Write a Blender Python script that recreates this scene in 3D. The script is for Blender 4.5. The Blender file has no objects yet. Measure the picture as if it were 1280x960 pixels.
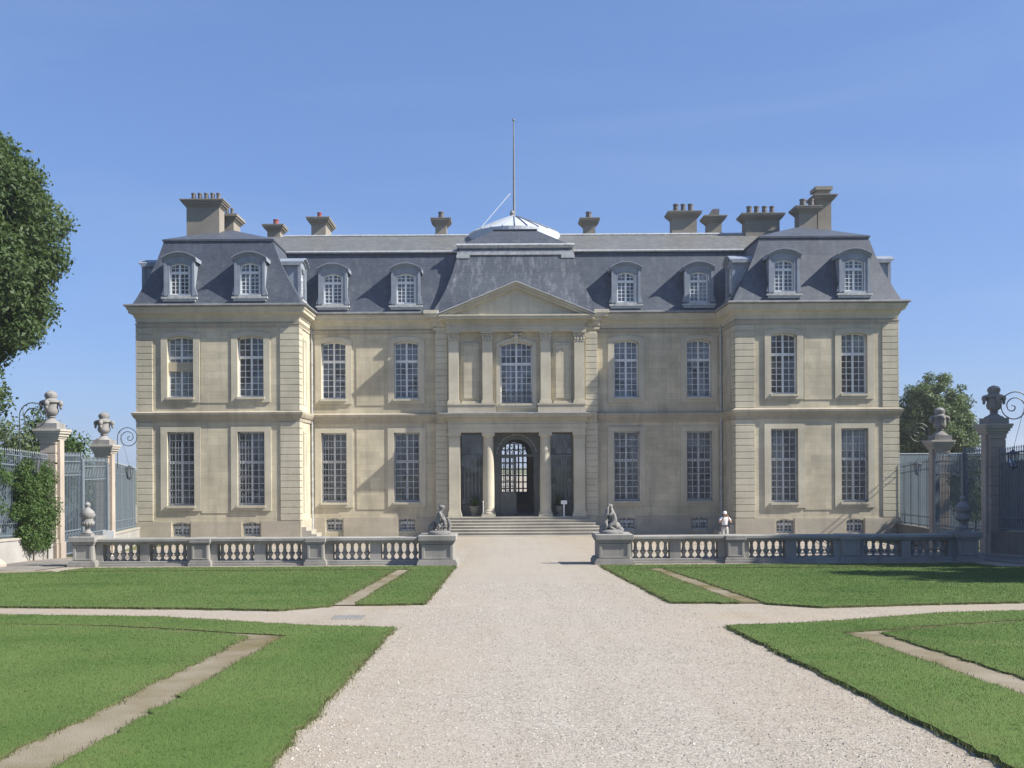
import bpy, bmesh, math, random
import numpy as np
from mathutils import Vector, Matrix
R = math.radians
rnd = random.Random(7)
nr = np.random.default_rng(11)
sc = bpy.context.scene
col = sc.collection
PI = math.pi

# ------------------------------------------------------------------ survey
CX, CZ, VPX, HY, F = -1.05, 4.1, 624.0, 580.0, 1244.0
TH = 0.0056
def SX(px, py, d):               # measured photo column -> metres at distance d
    return (px - TH * (py - HY) - VPX) / F * d + CX
def SZ(px, py, d):
    return (HY - (py + TH * (px - VPX))) / F * d + CZ
def sm(t):
    t = max(0.0, min(1.0, t)); return t * t * (3 - 2 * t)
def gz(x, y):                    # height of the sloping court
    if y < 32: z = 2.45 - .0497 * max(y, -6)
    elif y < 57.5: z = .86 - .0357 * (y - 32)
    else: z = -.05
    return z - .30 * sm((abs(x + .2) - 5) / 2.0) * sm((y - 35) / 10)

# ------------------------------------------------------------------ node helpers
class NT:
    def __init__(s, name):
        s.m = bpy.data.materials.new(name); s.m.use_nodes = True
        s.t = s.m.node_tree; s.t.nodes.clear()
        s.out = s.n('ShaderNodeOutputMaterial')
        s.b = s.n('ShaderNodeBsdfPrincipled')
        s.l(s.b.outputs[0], s.out.inputs[0])
        s.pos = s.n('ShaderNodeNewGeometry').outputs['Position']
    def n(s, t, **k):
        x = s.t.nodes.new(t)
        for a, v in k.items(): setattr(x, a, v)
        return x
    def l(s, a, b): s.t.links.new(a, b)
    def put(s, sock, v):
        if hasattr(v, 'is_output'): s.l(v, sock)
        else: sock.default_value = v
    def map(s, scale, vec=None):
        m = s.n('ShaderNodeMapping'); s.l(vec or s.pos, m.inputs[0]); m.inputs['Scale'].default_value = scale
        return m.outputs[0]
    def noise(s, scale, detail=4, rough=.55, vec=None, dist=0.0):
        x = s.n('ShaderNodeTexNoise'); s.l(vec or s.pos, x.inputs['Vector'])
        x.inputs['Scale'].default_value = scale; x.inputs['Detail'].default_value = detail
        x.inputs['Roughness'].default_value = rough; x.inputs['Distortion'].default_value = dist
        return x.outputs['Fac']
    def ramp(s, f, stops):
        x = s.n('ShaderNodeValToRGB'); s.l(f, x.inputs[0])
        e = x.color_ramp.elements
        while len(e) < len(stops): e.new(.5)
        for i, (p, c) in enumerate(stops):
            e[i].position = p; e[i].color = c if len(c) == 4 else (*c, 1)
        return x.outputs[0]
    def mix(s, f, a, b, mode='MIX'):
        x = s.n('ShaderNodeMix', data_type='RGBA', blend_type=mode)
        s.put(x.inputs[0], f)
        s.put(x.inputs[6], (*a, 1) if isinstance(a, tuple) else a)
        s.put(x.inputs[7], (*b, 1) if isinstance(b, tuple) else b)
        return x.outputs[2]
    def math(s, op, a, b=0.0):
        x = s.n('ShaderNodeMath', operation=op); s.put(x.inputs[0], a); s.put(x.inputs[1], b)
        return x.outputs[0]
    def bump(s, h, strength=.3, dist=.02):
        x = s.n('ShaderNodeBump'); s.l(h, x.inputs['Height'])
        x.inputs['Strength'].default_value = strength; x.inputs['Distance'].default_value = dist
        s.l(x.outputs[0], s.b.inputs['Normal'])
    def fin(s, colr, rough=.8, spec=.3, metal=0.0):
        s.put(s.b.inputs['Base Color'], (*colr, 1) if isinstance(colr, tuple) else colr)
        s.put(s.b.inputs['Roughness'], rough)
        s.b.inputs['Specular IOR Level'].default_value = spec
        s.b.inputs['Metallic'].default_value = metal
        return s.m

def stone_mat(name, base, var=.22, joints=True, stain=.35, grey=(.27, .25, .22), jw=1.15, jh=.375, jmix=.30, soot=False):
    t = NT(name)
    n1 = t.noise(.55, 5, .6)
    n2 = t.noise(9, 4, .6)
    dark = tuple(c * (1 - var) for c in base); lite = tuple(min(1, c * (1 + var * .6)) for c in base)
    c = t.mix(t.ramp(n1, [(.3, (0, 0, 0)), (.7, (1, 1, 1))]), dark, lite)
    c = t.mix(t.math('MULTIPLY', t.ramp(n2, [(.35, (0, 0, 0)), (.75, (1, 1, 1))]), .25), c, tuple(k * .72 for k in base))
    streak = t.noise(1.0, 5, .65, vec=t.map((2.2, 2.2, .22)))
    c = t.mix(t.math('MULTIPLY', t.ramp(streak, [(.50, (0, 0, 0)), (.78, (1, 1, 1))]), stain), c, grey)
    hgt = n2
    if joints:
        sp = t.n('ShaderNodeSeparateXYZ'); t.l(t.pos, sp.inputs[0])
        cb = t.n('ShaderNodeCombineXYZ')
        t.l(t.math('ADD', sp.outputs[0], sp.outputs[1]), cb.inputs[0]); t.l(sp.outputs[2], cb.inputs[1])
        br = t.n('ShaderNodeTexBrick'); t.l(cb.outputs[0], br.inputs['Vector'])
        br.inputs['Scale'].default_value = 1; br.inputs['Brick Width'].default_value = jw
        br.inputs['Row Height'].default_value = jh; br.inputs['Mortar Size'].default_value = .008
        br.inputs['Color1'].default_value = (.80, .79, .79, 1); br.inputs['Color2'].default_value = (1.10, 1.08, 1.05, 1)
        br.inputs['Mortar'].default_value = (.62, .60, .57, 1); br.inputs['Bias'].default_value = .1
        c = t.mix(jmix, c, t.mix(1.0, c, br.outputs['Color'], 'MULTIPLY'))
    t.bump(hgt, .12, .02)
    return t.fin(c, .92, .15)

def plain(name, base, rough=.6, var=.12, scale=6, spec=.3, metal=0.0, bump=0):
    t = NT(name)
    n = t.noise(scale, 4, .6)
    c = t.mix(t.ramp(n, [(.3, (0, 0, 0)), (.7, (1, 1, 1))]), tuple(k * (1 - var) for k in base), tuple(min(1, k * (1 + var)) for k in base))
    if bump: t.bump(n, bump, .02)
    return t.fin(c, rough, spec, metal)

def slate_mat(name, base=(.068, .080, .102), worn=.45, sc=.7, wc=(.20, .205, .205)):
    t = NT(name)
    sp = t.n('ShaderNodeSeparateXYZ'); t.l(t.pos, sp.inputs[0])
    cb = t.n('ShaderNodeCombineXYZ')
    t.l(t.math('ADD', sp.outputs[0], sp.outputs[1]), cb.inputs[0]); t.l(sp.outputs[2], cb.inputs[1])
    br = t.n('ShaderNodeTexBrick'); t.l(cb.outputs[0], br.inputs['Vector'])
    br.inputs['Scale'].default_value = 1; br.inputs['Brick Width'].default_value = .20
    br.inputs['Row Height'].default_value = .11; br.inputs['Mortar Size'].default_value = .006
    br.inputs['Color1'].default_value = (.86, .87, .9, 1); br.inputs['Color2'].default_value = (1.12, 1.11, 1.09, 1)
    br.inputs['Mortar'].default_value = (.4, .4, .42, 1)
    n1 = t.noise(sc, 5, .65)
    streak = t.noise(1.0, 4, .7, vec=t.map((3.0, 3.0, .25)))
    c = t.mix(t.ramp(n1, [(.3, (0, 0, 0)), (.7, (1, 1, 1))]), tuple(k * .86 for k in base), tuple(k * 1.16 for k in base))
    c = t.mix(t.math('MULTIPLY', t.ramp(streak, [(.5, (0, 0, 0)), (.8, (1, 1, 1))]), worn), c, wc)
    c = t.mix(1.0, c, br.outputs['Color'], 'MULTIPLY')
    t.bump(br.outputs['Fac'], .15, .01)
    return t.fin(c, .5, .45)

M = {}
M['stone'] = stone_mat('limestone', (.535, .488, .366), jmix=.55, var=.26, stain=.62)
M['stone_smooth'] = stone_mat('limestone_dressed', (.52, .482, .378), joints=False, stain=.45)
M['quoin'] = stone_mat('limestone_quoin', (.515, .477, .370), joints=False, stain=.4)
M['string'] = stone_mat('limestone_weathered', (.40, .36, .285), joints=False, stain=.65, grey=(.20, .185, .16))
M['plinth'] = stone_mat('limestone_plinth', (.44, .40, .32), stain=.55)
M['step'] = stone_mat('step_stone', (.40, .375, .32), joints=False, stain=.5)
M['grey_stone'] = stone_mat('weathered_stone', (.315, .307, .28), joints=False, stain=.7, grey=(.15, .15, .14), var=.3)
M['statue'] = stone_mat('statue_stone', (.27, .262, .25), joints=False, stain=.8, grey=(.09, .09, .09), var=.35)
M['pillar'] = stone_mat('gate_pillar_stone', (.40, .345, .285), joints=False, stain=.45, grey=(.24, .21, .19))
M['shade_toned_wall'] = stone_mat('shade_toned_low_wall', (.17, .17, .155), joints=False, stain=.7, grey=(.09, .09, .08))  # darker copy of the rendered wall, with tree shade put into its colour
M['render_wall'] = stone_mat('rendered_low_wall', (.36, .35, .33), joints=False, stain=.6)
M['chim'] = stone_mat('chimney_render', (.27, .245, .205), joints=False, stain=.4)
M['slate'] = slate_mat('slate')
M['slate_old'] = slate_mat('slate_lichen', (.135, .137, .130), worn=.8, sc=1.8, wc=(.24, .235, .20))
M['slate_streak'] = slate_mat('slate_streaked', (.086, .097, .116), worn=1.0, wc=(.29, .30, .315))
M['zinc'] = plain('zinc', (.225, .255, .30), .5, .15, 3, .4)
M['lead'] = plain('weathered_lead', (.40, .41, .41), .55, .25, 5, .4)
M['gutter'] = plain('gutter_zinc', (.20, .205, .205), .5, .25, 2, .4)
M['white_roof'] = plain('white_roof_sheet', (.46, .49, .52), .5, .1, 2, .4)
M['white'] = plain('white_paint', (.66, .68, .69), .5, .06, 3, .3)
M['rope_white'] = plain('white_rope', (.85, .86, .86), .5, .03, 3, .3)
M['iron'] = plain('painted_iron', (.055, .062, .068), .5, .2, 8, .4)
M['gate_iron'] = plain('gate_iron', (.13, .16, .185), .5, .15, 8, .4)
M['bar_iron'] = plain('grille_iron', (.17, .185, .20), .5, .15, 8, .4)
M['sheet'] = plain('grey_blue_sheet', (.115, .150, .180), .6, .12, 1.5, .3)
M['red_pot'] = plain('red_terracotta', (.24, .075, .07), .8, .2, 8)
M['pot'] = plain('dark_pot', (.13, .125, .125), .8, .25, 8)
M['blind'] = plain('beige_blind', (.42, .37, .28), .8, .08, 3)
M['curtain'] = plain('white_curtain', (.36, .39, .42), .9, .12, 4)
M['interior'] = plain('interior_plaster', (.34, .33, .31), .9, .1, 1)
M['door_iron'] = plain('dark_door_iron', (.085, .095, .090), .5, .2, 5, .4)
M['bark'] = plain('bark', (.085, .068, .052), .95, .35, 5, .1, bump=.6)
M['planter'] = plain('planter_stone', (.20, .20, .18), .9, .2, 6)
M['signboard'] = plain('white_signboard', (.72, .73, .72), .5, .04, 4)
M['skin'] = plain('skin', (.42, .25, .18), .6, .05, 20)
M['shirt'] = plain('white_cotton', (.74, .74, .76), .9, .05, 14)
M['trousers'] = plain('pale_cotton', (.50, .49, .45), .9, .06, 14)
M['belt'] = plain('dark_leather', (.03, .025, .022), .5, .1, 14)
M['camera_black'] = plain('black_plastic', (.02, .02, .022), .4, .1, 14)
M['pebble'] = plain('pale_pebble', (.56, .51, .44), .9, .35, 60)
M['drain'] = plain('drain_iron', (.20, .20, .195), .6, .2, 10)

def glass_mat():
    t = NT('window_glass')
    cell = t.n('ShaderNodeVectorMath', operation='SNAP'); t.l(t.pos, cell.inputs[0]); cell.inputs[1].default_value = (.34, .34, .36)
    wn = t.n('ShaderNodeTexWhiteNoise'); t.l(cell.outputs[0], wn.inputs[0])
    g = t.n('ShaderNodeBsdfGlossy'); g.inputs['Roughness'].default_value = .04
    g.inputs['Color'].default_value = (.85, .9, .95, 1)
    tr = t.n('ShaderNodeBsdfTransparent'); tr.inputs[0].default_value = (.88, .91, .92, 1)
    fr = t.n('ShaderNodeFresnel'); fr.inputs[0].default_value = 1.5
    hv = t.math('ADD', t.noise(1.6, 2), t.math('MULTIPLY', wn.outputs[0], .8))
    bp = t.n('ShaderNodeBump'); bp.inputs['Strength'].default_value = .12; bp.inputs['Distance'].default_value = .05
    t.l(t.noise(2.4, 2), bp.inputs['Height']); t.l(bp.outputs[0], g.inputs['Normal'])
    mx = t.n('ShaderNodeMixShader'); t.l(t.math('MULTIPLY', fr.outputs[0], t.math('ADD', t.math('MULTIPLY', wn.outputs[0], 1.5), .3)), mx.inputs[0])
    t.l(tr.outputs[0], mx.inputs[1]); t.l(g.outputs[0], mx.inputs[2])
    df = t.n('ShaderNodeBsdfDiffuse'); df.inputs[0].default_value = (.42, .43, .46, 1)
    m2 = t.n('ShaderNodeMixShader'); t.l(t.math('ADD', t.math('MULTIPLY', wn.outputs[0], .16), .06), m2.inputs[0])
    t.l(mx.outputs[0], m2.inputs[1]); t.l(df.outputs[0], m2.inputs[2]); t.l(m2.outputs[0], t.out.inputs[0])
    return t.m
M['glass'] = glass_mat()

def leaf_mat(name, a, b, trans=.3):
    t = NT(name)
    at = t.n('ShaderNodeAttribute', attribute_name='lv')
    n = t.noise(.45, 3)
    f = t.math('ADD', t.math('MULTIPLY', at.outputs['Fac'], .65), t.math('MULTIPLY', n, .35))
    c = t.mix(f, a, b)
    t.put(t.b.inputs['Base Color'], c); t.b.inputs['Roughness'].default_value = .55
    t.b.inputs['Specular IOR Level'].default_value = .3
    tr = t.n('ShaderNodeBsdfTranslucent'); t.l(t.mix(.5, c, (.10, .16, .02)), tr.inputs[0])
    mx = t.n('ShaderNodeMixShader'); mx.inputs[0].default_value = trans
    t.l(t.b.outputs[0], mx.inputs[1]); t.l(tr.outputs[0], mx.inputs[2]); t.l(mx.outputs[0], t.out.inputs[0])
    return t.m
M['leaf_chestnut'] = leaf_mat('chestnut_leaf', (.040, .074, .027), (.092, .138, .046), .38)
M['leaf_plane'] = leaf_mat('plane_tree_leaf', (.085, .125, .065), (.165, .215, .105), .4)
M['leaf_ivy'] = leaf_mat('ivy_leaf', (.040, .078, .020), (.085, .15, .036), .35)
def grass_mat(name, blades):
    t = NT(name)
    n1 = t.noise(.42, 5, .62); n2 = t.noise(1.7, 4, .65); n3 = t.noise(.22, 3, .5, vec=t.map((1, 3.2, 1)))
    c = t.mix(t.ramp(n1, [(.32, (0, 0, 0)), (.68, (1, 1, 1))]), (.066, .122, .028), (.112, .172, .048))
    c = t.mix(t.math('MULTIPLY', t.ramp(n3, [(.42, (0, 0, 0)), (.58, (1, 1, 1))]), .35), c, (.130, .182, .058))
    c = t.mix(t.math('MULTIPLY', t.ramp(n2, [(.52, (0, 0, 0)), (.8, (1, 1, 1))]), .45), c, (.150, .160, .066))
    if blades:
        at = t.n('ShaderNodeAttribute', attribute_name='ed')
        e = t.math('SUBTRACT', 1.0, at.outputs['Fac'])
        c = t.mix(t.math('MULTIPLY', e, t.ramp(n2, [(.3, (.25, .25, .25)), (.6, (.9, .9, .9))])), c, (.160, .155, .070))
        lv = t.n('ShaderNodeAttribute', attribute_name='lv')
        c = t.mix(t.math('MULTIPLY', lv.outputs['Fac'], .32), c, (.150, .190, .080))
        t.put(t.b.inputs['Base Color'], c); t.b.inputs['Roughness'].default_value = .6; t.b.inputs['Specular IOR Level'].default_value = .25
        tr = t.n('ShaderNodeBsdfTranslucent'); t.l(c, tr.inputs[0])
        mx = t.n('ShaderNodeMixShader'); mx.inputs[0].default_value = .28
        t.l(t.b.outputs[0], mx.inputs[1]); t.l(tr.outputs[0], mx.inputs[2]); t.l(mx.outputs[0], t.out.inputs[0]); return t.m
    n4 = t.noise(40, 3, .7); t.bump(n4, .5, .02)
    return t.fin(t.mix(t.math('MULTIPLY', n4, .3), c, (.05, .08, .025)), .9, .1)
M['grass_blade'] = grass_mat('grass_blade', True)

M['lawn'] = grass_mat('lawn_turf', False)
def gravel_mat(name, a, b, dark, sc_=55):
    t = NT(name)
    v = t.n('ShaderNodeTexVoronoi'); t.l(t.pos, v.inputs['Vector']); v.inputs['Scale'].default_value = sc_
    big = t.noise(.35, 5, .62); mid = t.noise(2.2, 4, .6)
    sp = t.n('ShaderNodeSeparateColor'); t.l(v.outputs['Color'], sp.inputs[0])
    c = t.mix(t.ramp(sp.outputs[0], [(.05, (0, 0, 0)), (.75, (1, 1, 1))]), a, b)
    c = t.mix(t.math('MULTIPLY', t.ramp(v.outputs['Distance'], [(.35, (0, 0, 0)), (.8, (1, 1, 1))]), .55), c, dark)
    c = t.mix(t.math('MULTIPLY', t.ramp(big, [(.40, (0, 0, 0)), (.62, (1, 1, 1))]), .55), c, (.345, .305, .255))
    c = t.mix(t.math('MULTIPLY', t.ramp(mid, [(.5, (0, 0, 0)), (.8, (1, 1, 1))]), .22), c, (.43, .41, .375))
    if name == 'pale_gravel':
        sx_ = t.n('ShaderNodeSeparateXYZ'); t.l(t.pos, sx_.inputs[0])
        ed = t.n('ShaderNodeMapRange'); t.l(t.math('ABSOLUTE', t.math('ADD', sx_.outputs[0], .2)), ed.inputs[0])
        ed.inputs[1].default_value = .7; ed.inputs[2].default_value = 2.6
        e2 = t.math('MULTIPLY', ed.outputs[0], t.ramp(t.noise(.8, 5, .7), [(.35, (.25, .25, .25)), (.65, (1, 1, 1))]))
        c = t.mix(t.math('MULTIPLY', e2, .45), c, t.mix(1.0, c, (.90, .78, .62), 'MULTIPLY'))
    track = t.noise(1.0, 4, .6, vec=t.map((2.4, .10, 1)))
    c = t.mix(t.math('MULTIPLY', t.ramp(track, [(.48, (0, 0, 0)), (.68, (1, 1, 1))]), .30), c, t.mix(1.0, c, (.80, .76, .70), 'MULTIPLY'))
    inv = t.math('SUBTRACT', 1.0, v.outputs['Distance'])
    t.bump(inv, .45, .012)
    return t.fin(c, .95, .1)
M['gravel'] = gravel_mat('pale_gravel', (.26, .235, .197), (.43, .40, .345), (.158, .141, .117))
M['sand'] = gravel_mat('sandy_soil', (.122, .101, .045), (.162, .137, .065), (.092, .076, .035), 90)
M['tarmac'] = gravel_mat('gate_tarmac', (.15, .145, .135), (.20, .195, .18), (.10, .095, .09), 60)
M['earth'] = plain('dry_earth_grass', (.12, .13, .06), .95, .35, .3, .1)
M['soil'] = plain('turf_edge_soil', (.085, .100, .042), .95, .35, 14, .1, bump=.6)

# ------------------------------------------------------------------ mesh helpers
XF = None
class MB:
    def __init__(s): s.v = []; s.f = []
    def add(s, vs, fs):
        o = len(s.v); s.v += [tuple(p) for p in vs]; s.f += [tuple(i + o for i in f) for f in fs]
        return s
    def box(s, x0, x1, y0, y1, z0, z1):
        x0, x1 = min(x0, x1), max(x0, x1); y0, y1 = min(y0, y1), max(y0, y1); z0, z1 = min(z0, z1), max(z0, z1)
        return s.add([(x0, y0, z0), (x1, y0, z0), (x1, y1, z0), (x0, y1, z0), (x0, y0, z1), (x1, y0, z1), (x1, y1, z1), (x0, y1, z1)],
              [(0, 3, 2, 1), (4, 5, 6, 7), (0, 1, 5, 4), (1, 2, 6, 5), (2, 3, 7, 6), (3, 0, 4, 7)])
    def quad(s, a, b, c, d): return s.add([a, b, c, d], [(0, 1, 2, 3)])
    def loft(s, rings, cap=True, closed=True):
        n = len(rings[0]); vs = [p for r in rings for p in r]; fs = []
        for i in range(len(rings) - 1):
            for j in range(n if closed else n - 1):
                k = (j + 1) % n
                fs.append((i * n + j, i * n + k, (i + 1) * n + k, (i + 1) * n + j))
        if cap:
            fs.append(tuple(range(n - 1, -1, -1))); fs.append(tuple((len(rings) - 1) * n + j for j in range(n)))
        return s.add(vs, fs)
    def lathe(s, prof, c=(0, 0, 0), n=16, sq=False):
        rings = []
        for r, z in prof:
            if sq: rings.append([(c[0] + r * a, c[1] + r * b, c[2] + z) for a, b in ((-1, -1), (1, -1), (1, 1), (-1, 1))])
            else: rings.append([(c[0] + r * math.cos(2 * PI * j / n), c[1] + r * math.sin(2 * PI * j / n), c[2] + z) for j in range(n)])
        return s.loft(rings)
    def tube(s, pts, r, n=6):
        pts = [Vector(p) for p in pts]; rs = r if isinstance(r, (list, tuple)) else [r] * len(pts)
        rings = []
        for i, p in enumerate(pts):
            t = (pts[min(i + 1, len(pts) - 1)] - pts[max(i - 1, 0)]).normalized()
            up = Vector((0, 0, 1)) if abs(t.z) < .9 else Vector((0, 1, 0))
            a = t.cross(up).normalized(); b = a.cross(t).normalized()
            rings.append([tuple(p + (a * math.cos(2 * PI * j / n) + b * math.sin(2 * PI * j / n)) * rs[i]) for j in range(n)])
        return s.loft(rings)
    def bar(s, p, q, w, h=None):                 # square bar between two points
        return s.tube([p, q], (w / 2) * 1.414, 4) if h is None else s.box(p[0] - w / 2, q[0] + w / 2, p[1] - h / 2, q[1] + h / 2, p[2], q[2])
    def prism_y(s, poly, y0, y1):                # polygon in x,z pushed along y
        n = len(poly)
        vs = [(x, y0, z) for x, z in poly] + [(x, y1, z) for x, z in poly]
        fs = [tuple(range(n)), tuple(range(2 * n - 1, n - 1, -1))] + [(i, i + n, (i + 1) % n + n, (i + 1) % n) for i in range(n)]
        return s.add(vs, fs)
    def ball(s, c, r, n=10, m=7, sx=1, sy=1, sz=1):
        prof = []
        rings = []
        for i in range(m + 1):
            t = -PI / 2 + PI * i / m
            rr = max(.001, math.cos(t)) * r; z = math.sin(t) * r
            rings.append([(c[0] + rr * sx * math.cos(2 * PI * j / n), c[1] + rr * sy * math.sin(2 * PI * j / n), c[2] + z * sz) for j in range(n)])
        return s.loft(rings)
    def sweep(s, path, prof):                    # mitred moulding along a plan path, outward is to the right
        P = [Vector((p[0], p[1])) for p in path]; N = len(P); nrm = []
        for i in range(N - 1):
            d = (P[i + 1] - P[i]).normalized(); nrm.append(Vector((d.y, -d.x)))
        rings = []
        for i in range(N):
            if i == 0: o = nrm[0]
            elif i == N - 1: o = nrm[-1]
            else: o = (nrm[i - 1] + nrm[i]) / (1 + nrm[i - 1].dot(nrm[i]))
            rings.append([(P[i].x + o.x * k, P[i].y + o.y * k, z) for k, z in prof])
        return s.loft(rings)
    def build(s, name, mat, parent=None, smooth=False, bevel=0, world=True):
        if XF and world: s.v = [XF(*q) for q in s.v]
        me = bpy.data.meshes.new(name)
        off = Vector((0, 0, 0))
        if parent is not None and world:
            p = parent
            while p: off += Vector(p.location); p = p.parent
        me.from_pydata([(a - off.x, b - off.y, c - off.z) for a, b, c in s.v] if off.length else s.v, [], s.f)
        bm = bmesh.new(); bm.from_mesh(me); bmesh.ops.recalc_face_normals(bm, faces=bm.faces); bm.to_mesh(me); bm.free()
        me.materials.append(M[mat] if isinstance(mat, str) else mat)
        if smooth:
            me.polygons.foreach_set('use_smooth', [True] * len(me.polygons))
        o = bpy.data.objects.new(name, me); col.objects.link(o)
        if parent is not None: o.parent = parent
        if bevel:
            b = o.modifiers.new('bevel', 'BEVEL'); b.width = bevel; b.segments = 2; b.limit_method = 'ANGLE'
        if smooth:
            try:
                me.set_sharp_from_angle(angle=R(42))
            except Exception: pass
        return o

def empty(name, loc, label=None, cat=None, group=None, rz=0):
    o = bpy.data.objects.new(name, None); col.objects.link(o); o.location = loc; o.rotation_euler = (0, 0, rz)
    o.empty_display_size = .3
    tag(o, label, cat, group); return o
def tag(o, label=None, cat=None, group=None, kind=None):
    if label: o['label'] = label
    if cat: o['category'] = cat
    if group: o['group'] = group
    if kind: o['kind'] = kind
    return o
def copy_tree(o, parent=None, deep=True):
    c = o.copy(); col.objects.link(c)
    if parent is not None: c.parent = parent
    for ch in list(o.children): copy_tree(ch, c)
    return c

# ------------------------------------------------------------------ ground
def sheet(name, xs, ys, dz, mat, kind='structure'):
    vs = [(x, y, gz(x, y) + dz) for y in ys for x in xs]; n = len(xs); fs = []
    for j in range(len(ys) - 1):
        for i in range(n - 1):
            fs.append((j * n + i, j * n + i + 1, (j + 1) * n + i + 1, (j + 1) * n + i))
    mb = MB(); mb.add(vs, fs); o = mb.build(name, mat); tag(o, kind=kind); return o
lin = lambda a, b, n: [a + (b - a) * i / n for i in range(n + 1)]
cx_ = lin(-19, 19, 38); cy_ = [-6] + lin(-5, 59, 64)
sheet('ground', [-900, -300, -120, -60, -30] + cx_ + [30, 60, 120, 300, 900], [-400, -60] + cy_ + [75, 100, 150, 300, 600, 1200], 0, 'earth')
sheet('gravel_court', cx_, cy_, .012, 'gravel')
sheet('garden_terrace', [-40, 40], [71, 90, 120, 400], .32, 'gravel')

# lawns: raised turf cut into bands by sandy strips (plan polygons measured from the photo)
LZ = .05
def jitter_poly(poly, step=.14, amp=.019):
    out = []
    for i in range(len(poly)):
        a = Vector(poly[i]); b = Vector(poly[(i + 1) % len(poly)]); L = (b - a).length; n = max(1, int(L / step))
        d = (b - a) / max(L, 1e-6); nn = Vector((d.y, -d.x))
        for k in range(n):
            p = a + (b - a) * k / n
            out.append(p + nn * (rnd.gauss(0, amp) if k else 0))
    return out
LAWNS = []
def lawn(name, poly, label_kind='structure', h=LZ):
    P = jitter_poly(poly)
    me = bpy.data.meshes.new(name); bm = bmesh.new()
    top = [bm.verts.new((p.x, p.y, gz(p.x, p.y) + h)) for p in P]
    bot = [bm.verts.new((p.x, p.y, gz(p.x, p.y) - .02)) for p in P]
    f = bm.faces.new(top); f.normal_update()
    if f.normal.z < 0: f.normal_flip()
    n = len(P)
    for i in range(n):
        q = bm.faces.new((top[i], top[(i + 1) % n], bot[(i + 1) % n], bot[i])); q.material_index = 1
    bmesh.ops.triangulate(bm, faces=[f])
    bm.to_mesh(me)
    tris = [[v.co.copy() for v in t.verts] for t in bm.faces if len(t.verts) == 3]
    bm.free()
    me.materials.append(M['lawn']); me.materials.append(M['soil'])
    o = bpy.data.objects.new(name, me); col.objects.link(o); tag(o, kind='structure')
    LAWNS.append((P, tris, h)); return o
for s in (-1, 1):
    ax = -.2
    X = lambda u, s=s: ax + s * u
    # far lawns: band along the drive and balustrade, sandy strip, inner lawn
    lawn('lawn', [(X(2.22), 17.85), (X(2.22), 30.6), (X(13.6), 30.6), (X(13.6), 28.9), (X(3.42), 28.9), (X(3.42), 17.75)])
    lawn('lawn', [(X(3.86), 17.55), (X(4.6), 16.85), (X(6.6), 17.3), (X(9.8), 17.75), (X(16.6), 18.0), (X(16.6), 27.0), (X(13.9), 28.5), (X(3.86), 28.5)])
    # near lawns
    lawn('lawn', [(X(2.36), -3.5), (X(2.36), 14.1), (X(3.7), 14.45), (X(4.75), 15.0), (X(6.2), 15.75), (X(9.0), 16.25), (X(16.6), 16.6),
                  (X(16.6), 15.3), (X(9.0), 14.95), (X(6.6), 14.55), (X(5.2), 13.95), (X(4.5), 13.55), (X(3.70), 13.25), (X(3.70), -3.5)])
    lawn('lawn', [(X(4.18), -3.5), (X(4.18), 13.15), (X(4.6), 13.48), (X(5.2), 13.78), (X(6.0), 14.13), (X(6.9), 14.54), (X(9.0), 14.87), (X(16.6), 15.23), (X(16.6), -3.5)])
    # sandy soil showing in the strips
    sheet('sand_strip', [X(3.36), X(3.92)] if s > 0 else [X(3.92), X(3.36)], lin(17.8, 28.9, 6), .03, 'sand')
    sheet('sand_strip', [X(3.62), X(4.26)] if s > 0 else [X(4.26), X(3.62)], lin(-3.4, 13.6, 6), .03, 'sand')
    sheet('sand_strip', [X(3.9), X(13.8)] if s > 0 else [X(13.8), X(3.9)], [28.44, 28.96], .026, 'sand')
    mbs = MB(); pa = [(4.25, 12.78), (5.45, 13.38), (6.8, 14.03), (9.0, 14.43), (16.6, 14.78)]; pb = [(3.6, 13.37), (5.15, 14.07), (6.6, 14.67), (9.0, 15.07), (16.6, 15.42)]
    for i in range(4):
        mbs.quad(*[(X(u), y, gz(0, y) + .034) for u, y in (pa[i], pa[i + 1], pb[i + 1], pb[i])])
    tag(mbs.build('sand_strip', 'sand'), kind='structure')
sheet('gate_apron', [-17.6, -14.9], lin(29.5, 44, 6), .03, 'tarmac')
sheet('gate_apron', [14.9, 17.0], lin(29.5, 44, 6), .03, 'tarmac')
sheet('side_path', [-17.4, -14.2], lin(27.2, 29.48, 2), .034, 'sand')

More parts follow.
